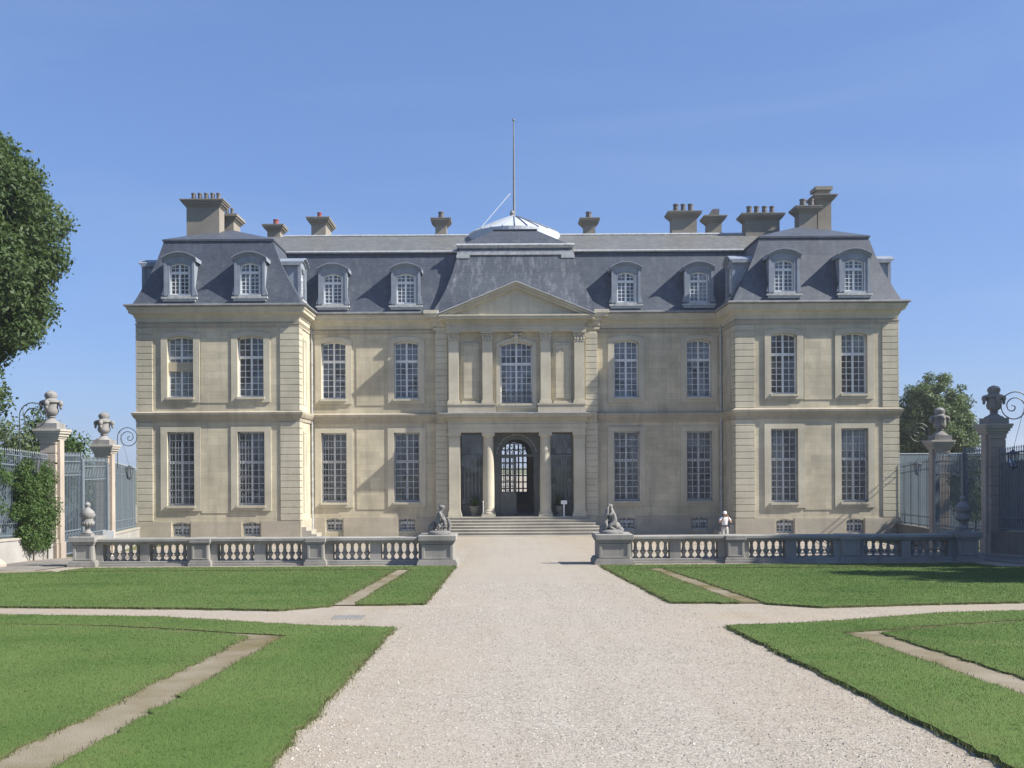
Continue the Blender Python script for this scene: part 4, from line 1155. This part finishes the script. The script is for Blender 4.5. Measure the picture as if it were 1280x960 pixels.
# ------------------------------------------------------------------ person with camera
def person():
    d = 51.0; x = SX(906, 660, d); g = gz(x, d)
    t = empty('person', (x, d, g + .012), 'person in white cap, shirt and pale trousers raising a camera behind the right balustrade', 'person')
    S = Sk()
    pel = S.chain([((0, 0, .92), (.15, .11))])
    chest = S.chain([((0, .0, 1.08), (.145, .105)), ((0, .0, 1.22), (.16, .11)), ((0, .01, 1.34), (.155, .10))], pel)
    nk = S.chain([((0, 0, 1.44), .055)], chest)
    hd = S.chain([((0, -.02, 1.53), (.075, .09)), ((0, -.02, 1.60), (.078, .095)), ((0, -.015, 1.66), (.06, .07))], nk)
    for s in (-1, 1):
        sh = S.chain([((s * .19, 0, 1.35), .06)], chest)
        el = S.chain([((s * .27, -.08, 1.22), .05), ((s * .30, -.16, 1.13), .043)], sh)
        wr = S.chain([((s * .20, -.24, 1.28), .038), ((s * .115, -.27, 1.42), .028)], el)
        pa = S.chain([((s * .10, -.27, 1.47), (.032, .02))], wr)
        for i in range(4):
            a = i / 3
            b0 = (s * (.10 - .012 + .0), -.285 + .0 * a, 1.475 + .022 * a)
            S.chain([((s * .085, -.305, 1.455 + .024 * i), .0105), ((s * .055, -.325, 1.46 + .023 * i), .0095), ((s * (.028 + .004 * (i % 2)), -.318, 1.462 + .022 * i), .008)], pa)
        S.chain([((s * .085, -.24, 1.455), .012), ((s * .06, -.235, 1.475), .011), ((s * .04, -.245, 1.485), .009)], pa)
        S.chain([((s * .09, 0, .84), (.085, .09)), ((s * .10, -.01, .50), .06), ((s * .105, .0, .28), .055), ((s * .105, .01, .08), .04), ((s * .115, -.07, .045), .04), ((s * .12, -.15, .035), .03)], pel)
    skin_obj('person_body', S.v, S.e, 'skin', t)
    f = MB(); f.ball((0, -.112, 1.575), .018, 6, 5, .8, 1, 1.4)
    for s in (-1, 1): f.ball((s * .085, -.01, 1.58), .025, 6, 5, .5, .8, 1.3)
    f.build('face_detail', 'skin', t, smooth=True, world=False)
    e = MB()
    for s in (-1, 1): e.ball((s * .03, -.105, 1.60), .009, 6, 5)
    e.box(-.022, .022, -.112, -.10, 1.535, 1.540); e.build('eye', 'belt', t, world=False)
    T = Sk()
    p = T.chain([((0, 0, .93), (.168, .135))])
    c = T.chain([((0, 0, 1.08), (.172, .135)), ((0, 0, 1.24), (.18, .13)), ((0, .01, 1.35), (.165, .115)), ((0, .01, 1.415), (.075, .07))], p)
    T2 = Sk()
    for s in (-1, 1):
        T.chain([((s * .19, 0, 1.355), .08), ((s * .245, -.05, 1.275), .078), ((s * .27, -.08, 1.22), .075)], 3)
    skin_obj('shirt', T.v, T.e, 'shirt', t)
    L = Sk(); p = L.chain([((0, 0, 1.03), (.15, .115)), ((0, 0, .93), (.165, .128))])
    for s in (-1, 1):
        L.chain([((s * .09, 0, .80), (.10, .105)), ((s * .10, -.01, .50), .085), ((s * .105, 0, .25), .08), ((s * .105, 0, .07), .078)], p)
    skin_obj('trousers', L.v, L.e, 'trousers', t)
    b = MB(); n = 20
    b.loft([[(.176 * math.cos(2 * PI * j / n), .146 * math.sin(2 * PI * j / n), z) for j in range(n)] for z in (.955, .995)]); b.build('belt', 'belt', t, world=False)
    c = MB(); c.loft([[(r * math.cos(2 * PI * j / n), -.01 + r * 1.15 * math.sin(2 * PI * j / n), z) for j in range(n)] for r, z in ((.098, 1.62), (.100, 1.67), (.080, 1.705), (.04, 1.725), (.01, 1.73))])
    c.loft([[(a * .085, -.09 - q_, 1.635 - .35 * q_ + .015 * (1 - a * a)) for a in (-1, -.5, 0, .5, 1)] for q_ in (0, .05, .09)], cap=False, closed=False)
    c.build('cap', 'shirt', t, smooth=True, world=False)
    k = MB(); k.box(-.058, .058, -.02, .02, -.034, .034); k.lathe([(.028, 0), (.028, .03), (.022, .032)], (0, 0, 0), 14)
    m2 = MB(); m2.v = [(a, b_ if abs(c_) < 9 else 0, c_) for a, b_, c_ in k.v]; m2.f = k.f
    cm = empty('compact_camera', (x, d - .285, g + 1.50), 'small black camera held to the face of the person in white', 'camera')
    k1 = MB(); k1.box(-.058, .058, -.018, .018, -.034, .034); k1.box(-.02, .02, -.016, .016, .034, .044); k1.build('camera_body', 'camera_black', cm, world=False, bevel=.006)
    k2 = MB(); k2.tube([(0, -.018, 0), (0, -.05, 0)], .027, 14); k2.build('lens', 'belt', cm, world=False)
person()

# ------------------------------------------------------------------ gate pillars, fences, gates
def pillar(loc, s, label):
    """s = +1 for right hand court side"""
    t = empty('gate_pillar', loc, label, 'gate pillar', 'stone gate pillars topped with urns')
    m = MB()
    m.box(-.36, .36, -.36, .36, -.3, .55); m.box(-.34, .34, -.34, .34, .55, .75)
    hgt = (4.35 - .75) / 10
    m.box(-.275, .275, -.275, .275, .75, 4.5)
    for i in range(10): m.box(-.30, .30, -.30, .30, .75 + i * hgt + .02, .75 + (i + 1) * hgt - .02)
    m.box(-.32, .32, -.32, .32, 4.36, 4.5)
    m.box(-s * .30, -s * .42, -.18, .18, -.1, 4.5); m.box(-s * .30, -s * .46, -.22, .22, -.1, .6)   # flanking pilaster towards the court
    m.build('shaft', 'pillar', t, bevel=.01, world=False)
    c = MB()
    for z0, z1, o in ((4.5, 4.56, .34), (4.562, 4.64, .37), (4.642, 4.74, .42), (4.742, 4.83, .47), (4.832, 4.92, .50)): c.box(-o - (.08 if s > 0 else 0), o + (.08 if s < 0 else 0), -o, o, z0, z1)
    c.build('cap', 'step', t, bevel=.01, world=False)
    u = MB(); z = 4.922
    u.box(-.38, .38, -.38, .38, z, z + .22); u.lathe([(.36, .22), (.33, .27), (.20, .33), (.12, .42), (.17, .46), (.13, .50), (.24, .58), (.28, .70), (.25, .80), (.27, .98), (.34, 1.02), (.33, 1.10), (.22, 1.13), (.19, 1.17), (.23, 1.25), (.22, 1.36), (.13, 1.44), (.02, 1.47)], (0, 0, z), 20)
    for a in (0, PI / 2, PI, 1.5 * PI):
        u.ball((.37 * math.cos(a), .37 * math.sin(a), z + .97), .10, 8, 6, 1, 1, 1.25); u.ball((.38 * math.cos(a), .38 * math.sin(a), z + .83), .06, 8, 6, 1, 1, 1.6)
    for j in range(10):
        a = 2 * PI * j / 10 + .3; u.ball((.17 * math.cos(a), .17 * math.sin(a), z + 1.30), .075, 6, 5)
    u.build('urn', 'statue', t, smooth=True, world=False)
    return t
PL = [(-18.15, 38.0), (-18.75, 44.6), (17.85, 38.0), (18.7, 44.6)]
names = ['front stone pillar of the left gate with urn, nearest the vine', 'rear stone pillar of the left gate with urn, next to the château',
         'front stone pillar of the right gate with urn, half in tree shade', 'rear stone pillar of the right gate with urn, before the pale green tree']
for (x, y), nme in zip(PL, names):
    pillar((x, y, gz(x, y) + .02), 1 if x > 0 else -1, nme)

def low_wall(p, q, h0, label, th=.45):
    a, b = Vector(p), Vector(q); d = (b - a); L = d.length; d.normalize(); nn = Vector((-d.y, d.x)) * th / 2
    t = empty('low_wall', (*(a + b) / 2, gz(*((a + b) / 2))), label, 'low wall', 'rendered low walls under the railings')
    m = MB(); c = MB(); n = max(1, int(L / 2)); 
    def ring(P, z0, z1, k): return [(P.x + nn.x * k, P.y + nn.y * k, z0), (P.x - nn.x * k, P.y - nn.y * k, z0), (P.x - nn.x * k, P.y - nn.y * k, z1), (P.x + nn.x * k, P.y + nn.y * k, z1)]
    R1 = []; R2 = []
    for i in range(n + 1):
        P = a + (b - a) * i / n; z = gz(P.x, P.y)
        R1.append(ring(P, z - .4, z + h0 - .08, 1)); R2.append(ring(P, z + h0 - .08, z + h0, 1.15))
    m.loft(R1); c.loft(R2)
    m.build('wall_body', 'render_wall' if a.x < 0 else 'shade_toned_wall', t); c.build('coping', 'step' if a.x < 0 else 'shade_toned_wall', t)
    return t
def railing(p, q, h0, h1, label, sheeted=True, step=.16, finial=.22, name='railing'):
    a, b = Vector(p), Vector(q); L = (b - a).length; d = (b - a) / L
    t = empty(name, (*(a + b) / 2, gz(*((a + b) / 2)) + h0), label, 'railing', 'tall iron railings of the court')
    g = MB(); n = int(L / step)
    gg = lambda P: gz(P.x, P.y)
    for i in range(n + 1):
        P = a + (b - a) * (i / n); z = gg(P)
        g.box(P.x - .013, P.x + .013, P.y - .013, P.y + .013, z + h0, z + h1 + finial * .6)
        g.lathe([(.02, 0), (.032, finial * .15), (.004, finial * .45)], (P.x, P.y, z + h1 + finial * .58), 4)
    g.build('bars', 'gate_iron', t)
    r = MB()
    for hz in (h0 + .08, h0 + .5, h1 - .35, h1):
        r.tube([(a.x, a.y, gg(a) + hz), (b.x, b.y, gg(b) + hz)], .032, 4)
    r.build('rail', 'gate_iron', t)
    for i in range(int(L / 2.4) + 1):
        P = a + (b - a) * min(1, (i * 2.4 + .15) / L); z = gg(P)
        MB().box(P.x - .045, P.x + .045, P.y - .045, P.y + .045, z + h0, z + h1 + .12).build('post', 'gate_iron', t)
    if sheeted:
        s_ = MB(); out = Vector((d.y, -d.x)) * .06
        if (out.x > 0) == (a.x < 0): out = -out
        for i in range(math.ceil(L / 1.2)):
            u0, u1 = i * 1.2 / L, min(1, (i * 1.2 + 1.199) / L)
            A = a + (b - a) * u0 + out; B = a + (b - a) * u1 + out
            s_.add([(A.x, A.y, gg(A) + h0 + .02), (B.x, B.y, gg(B) + h0 + .02), (B.x, B.y, gg(B) + h1 - .3), (A.x, A.y, gg(A) + h1 - .3)], [(0, 1, 2, 3)])
        s_.build('sheet_panel', 'sheet', t)
    return t
HF = 3.75
low_wall((-17.75, 4), (-18.1, 37.5), .85, 'grey rendered low wall under the vine running up to the left gate')
railing((-17.75, 4), (-18.1, 37.5), .85, HF, 'sheeted iron railing on the left low wall with vine climbing over')
low_wall((-18.85, 45.1), (-21.5, 55.9), .95, 'short grey low wall between the left gate and the left pavilion')
railing((-18.85, 45.1), (-21.5, 55.9), .95, HF + .35, 'grey blue sheeted railing between the left gate and the left pavilion')
low_wall((17.5, 4), (17.8, 37.5), .85, 'shadowed low wall along the right edge of the court')
railing((17.5, 4), (17.8, 37.5), .85, HF, 'dark shadowed sheeted railing at the right edge of the court')
low_wall((18.8, 45.1), (21.5, 55.9), .95, 'shadowed low wall between the right gate and the right pavilion')
railing((18.8, 45.1), (21.5, 55.9), .95, HF + .35, 'open iron railing between the right gate and the right pavilion', sheeted=False, step=.55)

def gate(x, y0, y1, s, label):
    t = empty('iron_gate', (x, (y0 + y1) / 2, gz(x, (y0 + y1) / 2)), label, 'gate', 'wrought iron gates at the sides of the court')
    ym = (y0 + y1) / 2
    for (a, b) in ((y0, ym - .04), (ym + .04, y1)):
        m = MB(); z0 = gz(x, (a + b) / 2) + .1; top = 4.05
        for y in (a, b): m.box(x - .04, x + .04, y - .04, y + .04, z0, z0 + top + .1)
        for h in (0.05, .55, .95, 3.2, 3.75): m.box(x - .025, x + .025, a, b, z0 + h, z0 + h + .05)
        n = 18
        for i in range(1, n):
            y = a + (b - a) * i / n
            m.box(x - .014, x + .014, y - .014, y + .014, z0, z0 + top - .1)
            m.lathe([(.02, 0), (.035, .05), (.004, .22)], (x, y, z0 + top - .1), 4)
            if i % 2:
                pts = [(x, y + .10 * math.cos(q_ * .8), z0 + .75 + .14 * math.sin(q_ * .8)) for q_ in range(9)]
                m.tube(pts, .012, 4)
                pts = [(x, y + .10 * math.cos(q_ * .8), z0 + 3.48 + .2 * math.sin(q_ * .8)) for q_ in range(9)]
                m.tube(pts, .012, 4)
        m.build('gate_leaf', 'gate_iron', t)
    for y in (y0 - .02, ym, y1 + .02):
        m = MB(); m.box(x - .10 + s * .0, x + .10, y - .10, y + .10, gz(x, y) + .05, gz(x, y) + 4.1)
        m.build('gate_post', 'gate_iron', t)
    return t
gate(-18.4, 38.7, 43.9, -1, 'wrought iron gate with spiked bars between the left stone pillars')
gate(18.25, 38.7, 43.9, 1, 'wrought iron gate with spiked bars between the right stone pillars')
# grey-blue hoardings beyond both gates
def hoarding(p, q, h, label):
    a, b = Vector(p), Vector(q); L = (b - a).length
    t = empty('hoarding', (*(a + b) / 2, gz(*((a + b) / 2))), label, 'hoarding', 'grey blue hoardings outside the court')
    d = (b - a) / L; nn = Vector((-d.y, d.x)) * .02
    n = int(L / 1.1)
    m = MB(); f = MB()
    for i in range(n):
        A = a + (b - a) * (i / n); B = a + (b - a) * ((i + .992) / n); z = min(gz(A.x, A.y), .2)
        m.loft([[(A.x + nn.x, A.y + nn.y, z), (A.x - nn.x, A.y - nn.y, z), (B.x - nn.x, B.y - nn.y, z), (B.x + nn.x, B.y + nn.y, z)], [(A.x + nn.x, A.y + nn.y, z + h), (A.x - nn.x, A.y - nn.y, z + h), (B.x - nn.x, B.y - nn.y, z + h), (B.x + nn.x, B.y + nn.y, z + h)]])
    m.build('sheet_panel', 'sheet', t)
    f.tube([(a.x, a.y, gz(a.x, a.y) + h), (b.x, b.y, gz(b.x, b.y) + h)], .05, 4); f.build('top_rail', 'gate_iron', t)
    return t
hoarding((21.6, 58.2), (36, 60.0), 4.9, 'grey blue sheet hoarding behind the right gate under the pale green tree')
hoarding((-22.5, 50.5), (-36, 46.0), 4.0, 'grey blue sheet hoarding seen through the left gate')

# scroll lamps
def lamp(x, y, s, zb, label, k=1.0):
    """s: direction in x of the scroll"""
    t = empty('scroll_lamp', (x, y, zb), label, 'lamp', 'iron lantern brackets with a spiral scroll')
    m = MB(); pts = [(0, 0, 0), (0, 0, 1.6 * k)]
    r = .52 * k
    cx = r; cz = 1.6 * k
    for i in range(1, 46):
        a = PI - i * (PI * 2 * 2.3) / 45
        f = i / 45
        rr = r if a > 0 else r * max(.08, 1 - ((PI - a - PI) / (PI * 3.6)))
        ccx = cx + (0 if a > 0 else 0)
        if a > 0: pts.append((s * (cx + r * math.cos(a)), 0, cz + r * math.sin(a)))
        else:
            pts.append((s * (cx + r * .30 * min(1, -a / 1.2) * 0 + rr * math.cos(a) + (r - rr) * .28), 0, cz + rr * math.sin(a)))
    m.tube(pts, .022 * k, 6)
    m.build('bracket', 'iron', t, smooth=True, world=False)
    hx, hz = s * (.62 * k), -.55 * k
    c = MB(); c.tube([(s * .12 * k, 0, cz + .32 * k), (hx, 0, hz + .62 * k)], .008, 4); c.ball((s * .11 * k, 0, cz + .30 * k), .04, 6, 5); c.build('chain', 'iron', t, world=False)
    l = MB()
    l.lathe([(.02, .62), (.06, .58), (.20, .50), (.24, .47), (.20, .46)], (hx, 0, hz), 8)
    for j in range(8):
        a = 2 * PI * j / 8; b_ = 2 * PI * (j + 1) / 8
        l.tube([(hx + .19 * math.cos(a), .19 * math.sin(a), hz + .46), (hx + .11 * math.cos(a), .11 * math.sin(a), hz)], .012, 4)
    l.lathe([(.12, -.03), (.13, 0), (.11, .02)], (hx, 0, hz), 8); l.ball((hx, 0, hz - .06), .035, 6, 5)
    lo = l.build('lantern', 'iron', t, world=False)
    g = MB(); g.lathe([(.10, .02), (.18, .455)], (hx, 0, hz), 8); g.build('lantern_glass', 'glass', lo, world=False)
lamp(-18.25, 35.7, 1, gz(-18, 35.7) + HF - .05, 'scrolled iron lamp bracket over the vine, left of the front left pillar', .93)
lamp(-19.15, 47.2, 1, gz(-19.2, 47.2) + HF + .25, 'scrolled iron lamp bracket between rear left pillar and château', .9)
lamp(17.8, 35.3, -1, gz(18, 35.3) + HF - .05, 'scrolled iron lamp bracket at the right edge beside the front right pillar')
lamp(19.35, 47.2, -1, gz(19.2, 47.2) + HF + .25, 'scrolled iron lamp bracket between rear right pillar and right pavilion', .9)

# small things near the entrance
def planter(x, label):
    t = empty('potted_plant', (x, 59.4, .985), label, 'potted plant', 'potted plants in the porch')
    m = MB(); m.lathe([(.20, 0), (.22, .05), (.14, .12), (.24, .3), (.30, .55), (.33, .6), (.28, .6), (.26, .5)], n=16); m.build('pot', 'planter', t, smooth=True, world=False)
    n = 90; c = np.zeros((n, 3)); c[:, 2] = .6
    a = nr.random(n) * 2 * PI; e = R(15) + nr.random(n) * R(70); L = .4 + .45 * nr.random(n)
    tip = c + np.stack([np.cos(a) * np.cos(e) * L, np.sin(a) * np.cos(e) * L * .8, np.sin(e) * L], 1)
    w_ = np.stack([-np.sin(a), np.cos(a), np.zeros(n)], 1) * .03
    mid = (c + tip) / 2 + np.array([0, 0, .08])
    co = np.stack([c, mid + w_, tip, mid - w_], 1)
    tri_mesh('foliage', co, 4, M['leaf_ivy'], nr.random(n), t)
planter(-2.55, 'spiky potted plant in the porch left of the door'); planter(2.55, 'spiky potted plant in the porch right of the door')
def notice(x, y, z, h, w_, hb, label):
    t = empty('notice_board', (x, y, z), label, 'sign')
    m = MB(); m.box(-.035, .035, -.02, .02, 0, h); m.box(-.15, .15, -.1, .1, -.005, .02); m.build('post', 'signboard', t, world=False)
    m = MB(); m.box(-w_ / 2, w_ / 2, -.04, -.02, h - hb, h); m.build('board', 'signboard', t, world=False, bevel=.01)
notice(2.75, 58.6, .985, .95, .36, .22, 'small white notice on a post in front of the right porch bay')
notice(SX(136, 664, 43.4), 43.4, gz(-18, 43.4) + .02, 1.1, .5, .35, 'small white sign at the foot of the rear left gate pillar')
m = MB(); m.tube([(-2.0, 58.7, .985), (-2.0, 58.7, 1.85)], .03, 8); m.lathe([(.16, 0), (.16, .02), (.03, .05)], (-2.0, 58.7, .985), 12); m.ball((-2, 58.7, 1.88), .045)
tag(m.build('barrier_post', 'signboard'), 'pale rope barrier post in front of the left porch bay', 'barrier post')

# ------------------------------------------------------------------ trees
def leaves(centres, radii, n_per, size, flat=.8, shell=.3):
    P = []; NN = []
    for c, r in zip(centres, radii):
        n = int(n_per * r * r)
        v = nr.normal(size=(n, 3)); v /= np.linalg.norm(v, axis=1)[:, None]
        rad = r * (shell + (1 - shell) * nr.random(n) ** .5) * (1 + .22 * np.abs(nr.normal(size=n)))
        p = np.array(c) + v * rad[:, None] * np.array([1, 1, flat])
        P.append(p); NN.append(v * .7 + nr.normal(size=(n, 3)) * .55 + np.array([0, 0, .35]))
    P = np.concatenate(P); NN = np.concatenate(NN); NN /= np.linalg.norm(NN, axis=1)[:, None]
    n = len(P)
    t = np.cross(NN, nr.normal(size=(n, 3))); t /= np.linalg.norm(t, axis=1)[:, None]
    b = np.cross(NN, t); s = size * (.6 + .8 * nr.random(n))[:, None]
    droop = np.array([0, 0, -.25])
    co = np.stack([P - t * s * .5, P + b * s * .30 + t * s * .1, P + t * s * .62 + droop * s, P - b * s * .30 + t * s * .1], 1)
    return co, nr.random(n)
def tree(name, label, loc, trunk_h, trunk_r, blobs, clump_r, n_clumps, n_per, leaf, mat, limbs=9, group=None, seed=1, cat='tree', inner=.45):
    rr = random.Random(seed)
    t = empty(name, loc, label, cat, group)
    C = []; Rr = []
    vol = [b[1][0] * b[1][1] * b[1][2] for b in blobs]; tv = sum(vol)
    for (c, e), v in zip(blobs, vol):
        for _ in range(max(3, int(n_clumps * v / tv))):
            while True:
                p = Vector((rr.uniform(-1, 1), rr.uniform(-1, 1), rr.uniform(-1, 1)))
                if inner < p.length < 1: break
            C.append((c[0] + p.x * e[0], c[1] + p.y * e[1], c[2] + p.z * e[2])); Rr.append(clump_r * rr.uniform(.6, 1.25))
    co, lv = leaves(C, Rr, n_per, leaf)
    tri_mesh('crown', co, 4, M[mat], lv, t)
    m = MB(); cz = blobs[0][0]
    m.tube([(0, 0, -.2), (.03, 0, .3), (.05, .02, trunk_h * .6), (cz[0] * .3, cz[1] * .3, trunk_h)], [trunk_r * 1.35, trunk_r, trunk_r * .85, trunk_r * .7], 12)
    for i in range(limbs):
        k = C[rr.randrange(len(C))]; z0 = trunk_h * rr.uniform(.75, 1.0)
        a = Vector((cz[0] * .3 * .9, cz[1] * .3 * .9, z0)); e = Vector(k); mid = a + (e - a) * .5 + Vector((0, 0, (e - a).length * .12))
        m.tube([a, a + (mid - a) * .5, mid, e], [trunk_r * .55, trunk_r * .4, trunk_r * .25, trunk_r * .08], 7)
    m.build('trunk', 'bark', t, smooth=True, world=False)
    return t
g0 = lambda x, y: gz(x, y)
tree('chestnut_tree', 'large dense dark green chestnut crown filling the left edge above the railing', (-26.3, 40, g0(-26, 40)), 6.8, .42,
     [((.35, 0, 12.8), (6.7, 5.6, 5.5)), ((.5, 0, 14.7), (5.3, 4.6, 3.6)), ((1.2, 0, 10.4), (5.6, 4.6, 2.6))], .78, 1150, 700, .18, 'leaf_chestnut', seed=3, inner=.55)
tree('chestnut_tree', 'smaller dark tree with low hanging branches below the big chestnut at the left edge', (-28.4, 46, g0(-26, 46)), 3.0, .25,
     [((0, .2, 7.6), (3.7, 3.2, 3.2))], .8, 150, 420, .20, 'leaf_chestnut', seed=5)
tree('plane_tree', 'pale green round tree rising behind the right gate beside the château', (33.2, 78, 0), 3.5, .3,
     [((0, 0, 7.3), (2.7, 2.4, 3.6)), ((.9, 0, 5.8), (2.3, 2.1, 2.4)), ((-1.0, 0, 6.2), (2.2, 2.0, 2.8))], .55, 420, 520, .20, 'leaf_plane', seed=8)
tree('chestnut_tree', 'tall chestnut outside the right railing that shades the end of the right balustrade', (27.2, 29.2, g0(20, 30)), 6.0, .4,
     [((0, 0, 11.0), (5.0, 3.3, 3.7)), ((1, 1, 9.5), (4.4, 3.0, 2.6))], 1.2, 240, 320, .32, 'leaf_chestnut', seed=12)
tree('chestnut_tree', 'chestnut outside the right railing that shades the grass at the right edge', (25.2, 21.6, g0(20, 21)), 6.0, .35,
     [((0, 0, 10.0), (3.9, 2.7, 3.0))], 1.0, 90, 300, .28, 'leaf_chestnut', seed=16)
tree('chestnut_tree', 'chestnut behind the right railing that shades the front right gate pillar', (30.5, 36.8, g0(20, 37)), 6.0, .4,
     [((0, 0, 11.0), (4.6, 3.0, 4.0))], 1.3, 110, 300, .32, 'leaf_chestnut', seed=14)
k = 0
for (x, y, r, z, lab) in ((-21.9, 46.3, 1.35, 6.1, 'rounded shrub showing over the left railing beside the lamp bracket'),
                     (-23.3, 45.2, 1.5, 6.0, 'bushy shrub at the far left over the railing'),
                     (-22.8, 52.0, 1.0, 4.2, 'leafy bush seen through the left gate bars'),
                     (19.6, 36.4, 1.0, 3.5, 'dark shrub against the right railing beside the front pillar'),
                     (19.3, 33.8, 1.0, 3.3, 'dark shrub behind the right railing at the frame edge'),
                     (25.0, 54.5, 1.1, 4.0, 'leafy bush seen through the right gate bars')):
    tree('shrub', lab, (x, y, g0(x, y)), z * .5, .08, [((0, 0, z * .70), (r, r, z * .40))], .55, 44, 520, .15, 'leaf_ivy' if k in (0, 3, 4) else 'leaf_plane', limbs=5, group='shrubs beyond the railings', seed=20 + k, cat='shrub'); k += 1
# vine over the left railing
def vine():
    t = empty('climbing_vine', (-17.7, 35.0, gz(-18, 35) + .8), 'bushy green climbing vine hanging over the left railing and low wall', 'vine')
    C = []; Rr = []
    for i in range(120):
        main = i < 95
        y = rnd.uniform(34.9, 37.1) if main else rnd.uniform(32.2, 35); 
        z = gz(-18, y) + (rnd.uniform(.55, 3.5) if main else rnd.uniform(1.0, 3.9))
        C.append((-17.9 + rnd.uniform(-.05, .22) - (-17.7), y - 35, z - (gz(-18, 35) + .8))); Rr.append(rnd.uniform(.16, .40) if main else rnd.uniform(.1, .3))
    co, lv = leaves(C, Rr, 2300, .085, flat=1)
    tri_mesh('foliage', co, 4, M['leaf_ivy'], lv, t)
    m = MB()
    for y in (.5, 1.6):
        m.tube([(.02, y, -.85), (.0, y + .1, .2), (-.05, y + .2, 1.2), (-.1, y + .1, 2.0)], [.035, .03, .025, .02], 6)
    m.build('stem', 'bark', t, world=False)
vine()
def ivy_gate(x, y, label, seed):
    t = empty('climbing_vine', (x, y, gz(x, y) + 2), label, 'vine'); C = []; Rr = []
    r2 = random.Random(seed)
    for i in range(22):
        C.append((r2.uniform(-.15, .15), r2.uniform(-.7, .7), r2.uniform(-.3, 1.9))); Rr.append(r2.uniform(.15, .3))
    co, lv = leaves(C, Rr, 1300, .10, flat=1); tri_mesh('foliage', co, 4, M['leaf_plane'], lv, t)
ivy_gate(18.7, 42.6, 'pale green creeper on the upper bars of the right gate', 4)

# ------------------------------------------------------------------ light, sky, camera
L = Vector((4.2, -1.0, 3.72)).normalized()
el = math.asin(L.z); rot = math.atan2(L.x, L.y)
sun = bpy.data.lights.new('sun', 'SUN'); sun.energy = 5.0; sun.angle = R(.5); sun.color = (1, .945, .86)
so = bpy.data.objects.new('sun', sun); col.objects.link(so); so.rotation_euler = L.to_track_quat('Z', 'Y').to_euler()
so.location = (60, -20, 60)
wd = bpy.data.worlds.new('World'); sc.world = wd; wd.use_nodes = True
nt = wd.node_tree; bg = nt.nodes['Background']
sky = nt.nodes.new('ShaderNodeTexSky'); sky.sky_type = 'NISHITA'; sky.sun_disc = False
sky.sun_elevation = el; sky.sun_rotation = rot; sky.altitude = 100; sky.air_density = 1.0; sky.dust_density = .6; sky.ozone_density = 4.0
ga = nt.nodes.new('ShaderNodeGamma'); ga.inputs[1].default_value = .52
tn = nt.nodes.new('ShaderNodeMix'); tn.data_type = 'RGBA'; tn.blend_type = 'MULTIPLY'; tn.inputs[0].default_value = 1
tn.inputs[7].default_value = (1.24, 1.68, 2.62, 1)
nt.links.new(sky.outputs[0], ga.inputs[0]); nt.links.new(ga.outputs[0], tn.inputs[6]); tc = nt.nodes.new('ShaderNodeTexCoord'); mp = nt.nodes.new('ShaderNodeMapping'); mp.inputs['Rotation'].default_value = (0, R(38), R(20)); mp.inputs['Scale'].default_value = (.8, 3.5, 7)
nz = nt.nodes.new('ShaderNodeTexNoise'); nz.inputs['Scale'].default_value = 1.6; nz.inputs['Detail'].default_value = 5; nz.inputs['Distortion'].default_value = .4
nt.links.new(tc.outputs['Generated'], mp.inputs[0]); nt.links.new(mp.outputs[0], nz.inputs['Vector'])
rmp = nt.nodes.new('ShaderNodeMapRange'); rmp.inputs[1].default_value = .45; rmp.inputs[2].default_value = .85; rmp.inputs[4].default_value = .22; nt.links.new(nz.outputs[0], rmp.inputs[0])
wv = nt.nodes.new('ShaderNodeMix'); wv.data_type = 'RGBA'; wv.inputs[7].default_value = (3.9, 5.0, 6.2, 1)
nt.links.new(rmp.outputs[0], wv.inputs[0]); nt.links.new(tn.outputs[2], wv.inputs[6]); nt.links.new(wv.outputs[2], bg.inputs[0]); bg.inputs[1].default_value = .068

hz = MB().box(-1000, 1000, -500, 1300, -1.6, 30.0).build('haze', 'stone'); tag(hz, 'thin pale summer haze over the court', 'haze', kind='stuff')
hm = bpy.data.materials.new('haze'); hm.use_nodes = True; hn = hm.node_tree; hn.nodes.clear()
ho = hn.nodes.new('ShaderNodeOutputMaterial'); pv = hn.nodes.new('ShaderNodeVolumePrincipled'); pv.inputs['Color'].default_value = (.92, .95, 1, 1); pv.inputs['Density'].default_value = .00045; pv.inputs['Anisotropy'].default_value = .2
hn.links.new(pv.outputs[0], ho.inputs['Volume']); hz.data.materials.clear(); hz.data.materials.append(hm)
cam = bpy.data.cameras.new('camera'); co = bpy.data.objects.new('camera', cam); col.objects.link(co)
cam.sensor_width = 36; cam.lens = F / 1280 * 36; cam.shift_x = (640 - VPX) / 1280; cam.shift_y = (HY - 480) / 1280
cam.clip_start = .1; cam.clip_end = 5000
co.location = (CX, 0, CZ); co.rotation_euler = (R(90), TH, 0)
sc.camera = co
vs = sc.view_settings; vs.view_transform = 'Standard'; vs.look = 'None'; vs.exposure = .92; vs.gamma = 1; vs.use_curve_mapping = False
sc.cycles.max_bounces = 8; sc.cycles.transparent_max_bounces = 12
sc.cycles.use_denoising = True
